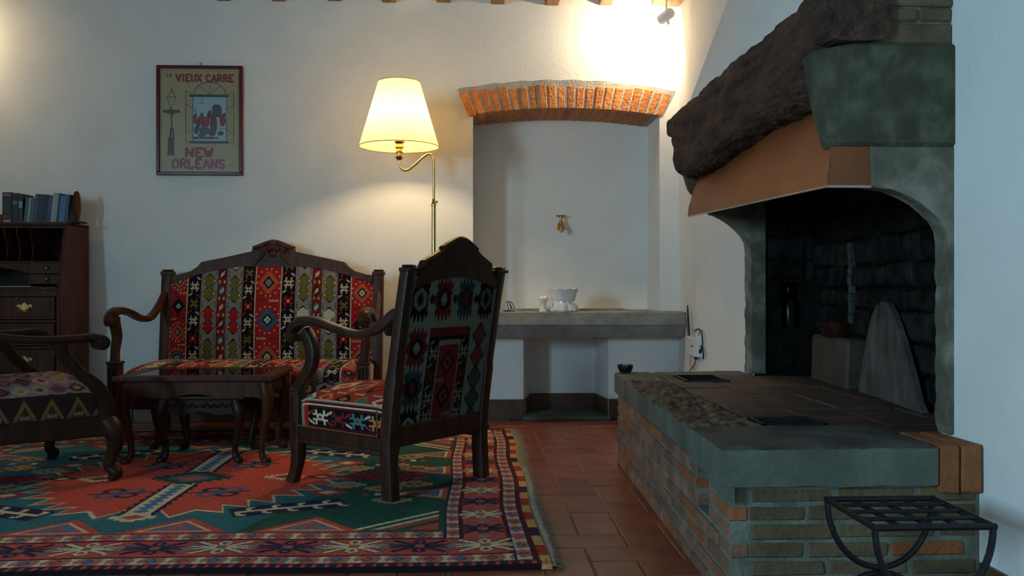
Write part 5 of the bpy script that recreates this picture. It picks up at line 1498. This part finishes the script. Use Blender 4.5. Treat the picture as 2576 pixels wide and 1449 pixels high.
# run of pale lime mortar down the back of the firebox
bm = BM(); zz = .70
while zz < 1.02:
    h = random.uniform(.03, .06); yy = 3.61 + random.uniform(-.012, .012); w = random.uniform(.007, .018); t = (yy - A[1]) / (B[1] - A[1]); xx = A[0] + (B[0] - A[0]) * t - .024
    hexa(bm, [(xx, yy - w, zz), (xx, yy + w * .8, zz), (xx + .03, yy + w, zz), (xx + .03, yy - w, zz)], [(xx - .003, yy - w * .7, zz + h), (xx, yy + w * .6, zz + h), (xx + .03, yy + w, zz + h), (xx + .03, yy - w, zz + h)], .006); zz += h * .95
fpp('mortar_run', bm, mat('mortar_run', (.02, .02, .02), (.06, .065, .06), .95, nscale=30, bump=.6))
# stone cheeks that curve out to carry the corbels
def cheek(y0, y1, prof, ztop, seed, xin):
    pts = [(XR + .06, HT)] + [(x + .006 * math.sin(z * 47 + seed), z) for x, z in prof] + [(prof[-1][0], ztop), (XR + .06, ztop)]
    bm = BM(); prism(bm, pts, 'y', y0, y1, .006)
    return fpp('cheek', bm, M['cheek'])
M['cheek'] = mat('cheek', (0.075, 0.068, 0.045), (0.26, 0.24, 0.185), 0.92, nscale=7, bump=0.8, bscale=30, c3=(.115, .105, .075))
zs = list(np.linspace(HT, .985, 22))
near = [(1.318, z) for z in zs] + [(1.314, 1.012), (1.300, 1.040), (1.276, 1.066), (1.240, 1.091), (1.200, 1.112), (1.155, 1.124), (1.100, 1.130)]
cheek(2.372, FY0, near, 1.245, 0, 0)
far = [(1.322, z) for z in np.linspace(HT, 1.02, 22)] + [(1.315, 1.07), (1.298, 1.10), (1.268, 1.135), (1.235, 1.165), (1.190, 1.190), (1.13, 1.205)]
cheek(4.10, 4.20, far, 1.30, 2, 0)
# corbels
M['corbel'] = mat('corbel', (0.038, 0.038, 0.021), (0.095, 0.092, 0.058), 0.9, nscale=14, bump=0.9, bscale=40, c3=(.056, .056, .034))
bm = BM(); prism(bm, [(XR + .02, 1.243), (.993, 1.243), (.984, 1.262), (.962, 1.36), (.946, 1.44), (.934, 1.50), (.945, 1.507), (1.06, 1.528), (XR + .02, 1.528)], 'y', 2.366, 2.450, .009); fpp('corbel', bm, M['corbel'])
bm = BM(); prism(bm, [(XR + .02, 1.300), (1.050, 1.300), (1.032, 1.325), (.99, 1.46), (.955, 1.56), (.958, 1.575), (XR + .02, 1.575)], 'y', 4.05, 4.19, .009); fpp('corbel', bm, M['corbel'])
# brick pier on the near corbel
for k, (z0, z1) in enumerate(((1.530, 1.585), (1.592, 1.628), (1.634, 1.690), (1.697, 1.75))):
    x = 1.10 + (.03 if k % 2 else 0)
    for x0, x1 in (((1.100, XR - .002),) if k != 1 else ((1.10, 1.235), (1.243, XR - .002))):
        bm = BM(); box(bm, x0, x1, 2.374 + random.uniform(0, .006), 2.50, z0, z1, .005, jit=.002); fpp('brick', bm, M['brick_buff'])
bm = BM(); box(bm, 1.11, XR, 2.386, 2.50, 1.526, 1.75); fpp('pier_mortar', bm, M['mortar_green'])
# the beam: a rough trunk, notched onto the corbels
def beam_mesh():
    bm = BM(); NYs = 120; NS = 44; rings = []
    for i in range(NYs + 1):
        t = i / NYs; y = 2.355 + t * (4.215 - 2.355)
        on_c = max(0, 1 - max(0, (y - 2.455)) / .03) if y < 3 else max(0, 1 - max(0, (4.045 - y)) / .03)
        on_c = min(1, on_c)
        zb = (1.530 + .050 * t) * on_c + (1.375 + .02 * math.sin(t * 5)) * (1 - on_c)
        ztop = 1.695 - .02 * t + (.05 if t < .12 else 0) * (1 - t / .12)
        x0, x1 = .962 - .022 * t, 1.150 - .02 * t
        x0 -= .022 * (1 - on_c)
        cx, cz = (x0 + x1) / 2, (zb + ztop) / 2; hw, hz = (x1 - x0) / 2, (ztop - zb) / 2
        ring = []
        for k in range(NS):
            a = 2 * math.pi * k / NS; ca, sa = math.cos(a), math.sin(a)
            p = 5.0 if on_c > .5 else 3.4
            r = (abs(ca) ** p + abs(sa) ** p) ** (-1 / p)
            P = Vector((cx + hw * r * ca, y, cz + hz * r * sa))
            nn = noise.noise(Vector((P.x * 9, P.y * 4.5, P.z * 9))) * .020 + noise.noise(Vector((P.x * 26, P.y * 17, P.z * 26))) * .010 + noise.noise(Vector((P.x * 4, P.y * 30, P.z * 5))) * .008
            if on_c > .5: nn *= .45
            if on_c > .5 and sa < -.5: nn = 0
            d = Vector((hw * ca, 0, hz * sa)).normalized()
            ring.append(P + d * nn)
        rings.append(ring)
    loft(bm, rings); return bm
fpp('mantel_beam', beam_mesh(), M['beam'], sm=True, ang=60)
# copper skirt
bm = BM()
yn, yf_ = 2.378, 4.06
sec = lambda y, t: [(.978 + .028 * t, y, 1.129 + .055 * t), (.981 + .028 * t, y, 1.172 + .055 * t), (1.000 + .026 * t, y, 1.236 + .05 * t), (1.055 + .012 * t, y, 1.42)]
sn, sf = sec(yn, 0), sec(yf_, 1)
# near end is folded square so that its side meets the cheek
sn[2] = (.990, yn, 1.236); sn[3] = (1.00, yn, 1.242)
sm_ = sec(2.46, .05)
prof_rows = [sn, sm_, sf]
V = [[bm.verts.new(p) for p in r] for r in prof_rows]
for i in range(2):
    for k in range(3): bm.faces.new((V[i][k], V[i][k + 1], V[i + 1][k + 1], V[i + 1][k]))
e = [bm.verts.new(p) for p in ((1.104, yn, 1.129), (1.104, yn, 1.242))]
bm.faces.new((V[0][0], e[0], e[1], V[0][3], V[0][2], V[0][1]))
fpp('copper_skirt', bm, M['copper'])
bm = BM(); tube(bm, [(.981, yn, 1.131), (1.009, yf_, 1.185)], .004, 6); tube(bm, [(.981, yn + .001, 1.131), (1.102, yn + .001, 1.131)], .004, 6); fpp('skirt_edge', bm, mat('skirt_edge', (.5, .45, .42), None, .3, metal=.9), sm=True)
for k in range(9):
    bm = BM(); ball(bm, (.982 + .004 * (k / 8), yn - .001, 1.140 + .011 * k), .003, u=6, v=4); fpp('rivet', bm, M['copper'], sm=True)
# plaster hood above the beam
bm = BM()
x_at = lambda z: 1.017 + .377 * (z - 1.69)
hood = [(x_at(1.66), 1.66), (XR + .005, 1.66), (XR + .005, ZC), (x_at(2.52), 2.52)]
prism(bm, [(x_at(1.60), 1.60), (XR + .004, 1.60), (XR + .004, 2.533), (x_at(2.533), 2.533)], 'y', 2.40, 4.15)
fpp('chimney_hood', bm, M['plaster'])

# things in the firebox
p = Vector((1.562, 3.70, .641))
bm = BM(); lathe(bm, [(0.0, 0.0), (.055, 0), (.062, .006), (.070, .045), (.073, .062), (.067, .064), (.064, .050), (.055, .012), (0, .010)], 28)
ro = thing('bowl', p, 0, 'glazed dark red brown bowl on the ledge in the firebox', 'bowl')
put('body', bm, M['bowl'], ro, True)
bm = BM(); tube(bm, cr([(-.066, -.018, .045), (-.085, 0, .050), (-.066, .018, .045)], 5), .006, 6); put('handle', bm, M['bowl'], ro, True)
bt = thing('bottle', (1.535, 4.20, NCH[2]), 0, 'dark glass bottle standing in the small niche of the firebox', 'bottle')
bm = BM(); lathe(bm, [(0, 0), (.030, 0), (.032, .006), (.032, .11), (.024, .135), (.012, .15), (.011, .185), (.014, .187), (.014, .196), (0, .196)], 20); put('body', bm, M['bottle'], bt, True)
bm = BM(); lathe(bm, [(0, .196), (.009, .196), (.009, .206), (0, .206)], 12); put('cork', bm, M['wood_red'], bt, True)
# ashtray on the hearth corner
q = on_z(1573, 938, HT)
at_ = thing('ashtray', (q.x, q.y, HT + .003), 0, 'small round black ashtray on the far corner of the hearth', 'ashtray')
bm = BM(); lathe(bm, [(0, 0), (.026, 0), (.030, .004), (.037, .022), (.038, .035), (.032, .036), (.030, .024), (.024, .010), (0, .009)], 28)
for v in bm.verts:
    if v.co.z > .03:
        an = math.atan2(v.co.y, v.co.x)
        if min(abs((an - k * math.pi / 2 + math.pi / 2 + math.pi) % (2 * math.pi) - math.pi) for k in range(4)) < .16: v.co.z -= .008
put('dish', bm, M['black'], at_, True)

# ------------------------------------------------------------------ stone shelf across the niche and what stands on it
SZ0, SZ1, SYF = .540, .702, 5.415
bm = BM()
prism(bm, [(SYF, .622), (SYF + .012, SZ1 - .006), (SYF + .02, SZ1), (YB + .002, SZ1), (YB + .002, SZ0), (SYF + .055, SZ0), (SYF + .01, .612)], 'x', -.055, XR - .003, .003)
box(bm, NX0 + .002, NX1 - .002, YB, NYB - .002, .605, SZ1)
sh_ = thing('stone_shelf', (.62, 5.63, SZ0), 0, 'thick grey stone sink shelf built across the arched niche', 'shelf')
bmesh.ops.translate(bm, verts=bm.verts[:], vec=(-.62, -5.63, -SZ0)); put('slab', bm, M['shelf_stone'], sh_)
bm = BM(); box(bm, .30, 1.02, 5.68, 5.69, SZ1, SZ1 + .008); box(bm, .30, 1.02, 5.96, 5.97, SZ1, SZ1 + .008); box(bm, .30, .31, 5.69, 5.96, SZ1, SZ1 + .008); box(bm, 1.01, 1.02, 5.69, 5.96, SZ1, SZ1 + .008)
bmesh.ops.translate(bm, verts=bm.verts[:], vec=(-.62, -5.63, -SZ0)); put('basin_rim', bm, M['shelf_stone'], sh_)
# cachepot: fluted rim on scroll feet
cp = on_y(1417, 783, 5.52)
pot = thing('cachepot', (cp.x, 5.52, SZ1), 0, 'white porcelain cachepot with a ruffled rim and scrolled shell feet on the shelf', 'vase')
bm = BM(); N_ = 48
prof = [(0, .062), (.060, .062), (.070, .066), (.076, .078), (.080, .100), (.088, .124), (.097, .142), (.092, .143), (.082, .124), (.074, .100), (.068, .080), (0, .076)]
rings = []
for r, z_ in prof:
    rings.append([(r * (1 + (.018 * math.cos(10 * 2 * math.pi * k / N_) if z_ > .1 else 0)) * math.cos(2 * math.pi * k / N_), r * (1 + (.018 * math.cos(10 * 2 * math.pi * k / N_) if z_ > .1 else 0)) * math.sin(2 * math.pi * k / N_), z_ + (.003 * math.cos(10 * 2 * math.pi * k / N_) if z_ > .13 else 0)) for k in range(N_)])
loft(bm, rings); put('bowl', bm, M['porcelain'], pot, True)
bm = BM(); lathe(bm, [(0, 0), (.085, 0), (.090, .008), (.084, .030), (.074, .052), (.066, .066), (0, .066)], 40)
for v in bm.verts:
    r = math.hypot(v.co.x, v.co.y); 
    if r > .01:
        an = math.atan2(v.co.y, v.co.x); f = 1 + .06 * math.cos(12 * an + v.co.z * 40); v.co.x *= f; v.co.y *= f
ft = put('shell_base', bm, M['porcelain'], pot, True)
for k in range(6):
    a = 2 * math.pi * k / 6 + .3
    bm = BM(); tube(bm, cr([(.070 * math.cos(a), .070 * math.sin(a), .062), (.092 * math.cos(a + .2), .092 * math.sin(a + .2), .040), (.090 * math.cos(a + .45), .090 * math.sin(a + .45), .015), (.098 * math.cos(a + .6), .098 * math.sin(a + .6), .006)], 5), [.008] * 8 + [.006] * 8, 7); put('scroll', bm, M['porcelain'], ft, True)
g = on_y(1367, 783, 5.50)
fg = thing('figurine', (g.x, 5.50, SZ1), 0, 'small white porcelain snail figurine with two horns beside the cachepot', 'figurine')
bm = BM(); lathe(bm, [(0, 0), (.030, 0), (.028, .008), (.017, .030), (.016, .045), (.022, .060), (.030, .072), (.030, .084), (.020, .096), (0, .100)], 20); put('body', bm, M['porcelain'], fg, True)
for dx in (-.006, .016):
    bm = BM(); tube(bm, [(dx, 0, .092), (dx * 1.1, 0, .122)], [.004, .0025], 6); ball(bm, (dx * 1.1, 0, .123), .0035, u=6, v=4); put('horn', bm, M['porcelain'], fg, True)
# little black wire holder half hidden behind the armchair
wr = on_y(1287, 781, 5.50)
wh = thing('wire_holder', (wr.x, 5.50, SZ1), 0, 'small black bent wire holder at the end of the stone shelf', 'wire holder')
bm = BM()
for dx in (0, .016): tube(bm, cr([(-.05 + dx, 0, .003), (-.02 + dx, 0, .012), (-.03 + dx, .01, .060), (-.012 + dx, .01, .052), (.010 + dx, .0, .003)], 5), .0028, 6)
put('wire', bm, M['black'], wh, True)
bm = BM(); box(bm, -.055, .02, -.012, .020, 0, .004, .001); put('foot', bm, M['black'], wh)
# tap on the niche wall
tp = on_y(1409, 571, NYB)
tap = thing('tap', (tp.x, NYB, tp.z), 0, 'old brass tap on the niche wall', 'tap')
bm = BM(); lathe(bm, [(0, 0), (.028, 0), (.028, .005), (.016, .010), (.012, .014), (.012, .05), (0, .05)], 20, Matrix.Rotation(math.pi / 2, 4, 'X')); put('flange', bm, M['old_brass'], tap, True)
bm = BM(); tube(bm, cr([(0, -.03, 0), (0, -.075, .002), (0, -.10, -.010), (0, -.105, -.045)], 5), [.014] * 5 + [.013] * 6 + [.012] * 5, 12); ball(bm, (0, -.062, .002), .022); put('spout', bm, M['old_brass'], tap, True)
bm = BM(); lathe(bm, [(0, 0), (.014, 0), (.016, .014), (.010, .020), (.009, .042), (.013, .046), (.013, .052), (0, .052)], 14, Matrix.Translation((0, -.062, .015))); put('bonnet', bm, M['old_brass'], tap, True)
bm = BM(); tube(bm, [(-.026, -.062, .070), (.026, -.062, .070)], [.006, .006], 8); ball(bm, (-.026, -.062, .070), .008); ball(bm, (.026, -.062, .070), .008); put('tap_handle', bm, M['old_brass'], tap, True)

# ------------------------------------------------------------------ router on the wall, its aerial and cables
rt = thing('router', (XR, 5.14, .46), 0, 'white wireless router with a black aerial on the wall beside the stone shelf', 'router')
def rp(px, py, off=.02):
    v = on_x(px, py, XR - off); return (v.x - XR, v.y - 5.14, v.z - .46)
bm = BM()
a, b = rp(1726, 846, .03), rp(1757, 900, .03)
box(bm, -.036, -.004, min(a[1], b[1]), max(a[1], b[1]), min(a[2], b[2]), max(a[2], b[2]), .006, 2); put('case', bm, M['white_plastic'], rt)
bm = BM(); box(bm, -.038, -.035, -.02, .03, .040, .048, .001); put('port', bm, M['black'], rt)
bm = BM(); t0, t1 = rp(1733, 845, .03), rp(1729.5, 768, .03); tube(bm, [t0, tuple(np.array(t0) * .45 + np.array(t1) * .55), t1], [.0085, .0075, .004], 8); put('aerial', bm, M['black'], rt, True)
bm = BM(); tube(bm, cr([rp(1748, 834), rp(1757, 828), rp(1766, 842), rp(1767, 866), rp(1763, 884)], 6), .0042, 6); put('power_cable', bm, M['black'], rt, True)
bm = BM(); tube(bm, [rp(1764, 880), rp(1759, 890), rp(1750, 902)], [.007, .012, .011], 8); put('plug', bm, M['black'], rt, True)
bm = BM(); tube(bm, cr([rp(1753, 862), rp(1764, 875), rp(1770, 890), rp(1770, 905)], 6), .0035, 6); tube(bm, cr([rp(1752, 903), rp(1744, 921), rp(1736, 932), rp(1734, 945), rp(1736, 990)], 6), .003, 6); put('lead', bm, M['black'], rt, True)
grey_c = mat('grey_cable', (.30, .29, .27), None, .6)
bm = BM(); tube(bm, cr([rp(1745, 850), rp(1741, 875), rp(1736, 900), rp(1738, 922), rp(1742, 930), rp(1748, 920), rp(1752, 905)], 6), .0026, 6); tube(bm, cr([rp(1740, 840), rp(1744, 828), rp(1747, 836), rp(1746, 848)], 5), .003, 6); tube(bm, cr([rp(1757, 846), rp(1759, 838), rp(1757, 828), rp(1750, 830)], 5), .003, 6); put('signal_cable', bm, grey_c, rt, True)
bm = BM(); box(bm, -.012, -.002, -.09, -.05, .06, .15, .003); put('socket_plate', bm, M['white_plastic'], rt)

# ------------------------------------------------------------------ wrought iron stool
SH = .34
so = thing('iron_stool', (.982, 1.947, 0), 0, 'black wrought iron stool with a lattice seat in front of the hearth', 'stool')
sw, sd = .129, .125
def bar(name, p, q, r=.0065, flat=False):
    bm = BM()
    if flat:
        p, q = Vector(p), Vector(q); d = (q - p).normalized(); s = Vector((-d.y, d.x, 0)) * .008; h = Vector((0, 0, .003))
        hexa(bm, [p - s - h, p + s - h, q + s - h, q - s - h], [p - s + h, p + s + h, q + s + h, q - s + h], .0015)
    else: tube(bm, [p, q], r, 8)
    return put(name, bm, M['iron'], so, not flat)
for sy in (-1, 1): bar('frame_bar', (-sw - .006, sy * sd, SH), (sw + .006, sy * sd, SH), .0075)
for sx in (-1, 1): bar('frame_bar', (sx * sw, -sd, SH), (sx * sw, sd, SH), .0075)
for k in (-1, 0, 1):
    bar('slat', (-sw, k * sd * .5, SH + .002), (sw, k * sd * .5, SH + .002), flat=True)
    bar('slat', (k * sw * .5, -sd, SH - .003), (k * sw * .5, sd, SH - .003), flat=True)
rz = .165
for sy in (-1, 1):
    bm = BM(); tube(bm, [(sw * math.cos(a), sy * sd, SH - rz * math.sin(a)) for a in np.linspace(0, math.pi, 26)], .0075, 8); put('upper_arc', bm, M['iron'], so, True)
    bm = BM(); tube(bm, [(sw * 1.05 * math.cos(a), sy * sd, .006 + (SH - rz - .013 - .006) * math.sin(a)) for a in np.linspace(0, math.pi, 26)], .0075, 8); put('lower_arc', bm, M['iron'], so, True)
bar('stretcher', (0, -sd, SH - rz - .006), (0, sd, SH - rz - .006), .006)

# feet rest on the rug and floor: nothing reaches below a thing's own base
for root in (ac, la, ct, st):
    for ch in root.children:
        if ch.type == 'MESH':
            for v in ch.data.vertices:
                if v.co.z < 0: v.co.z = 0.0
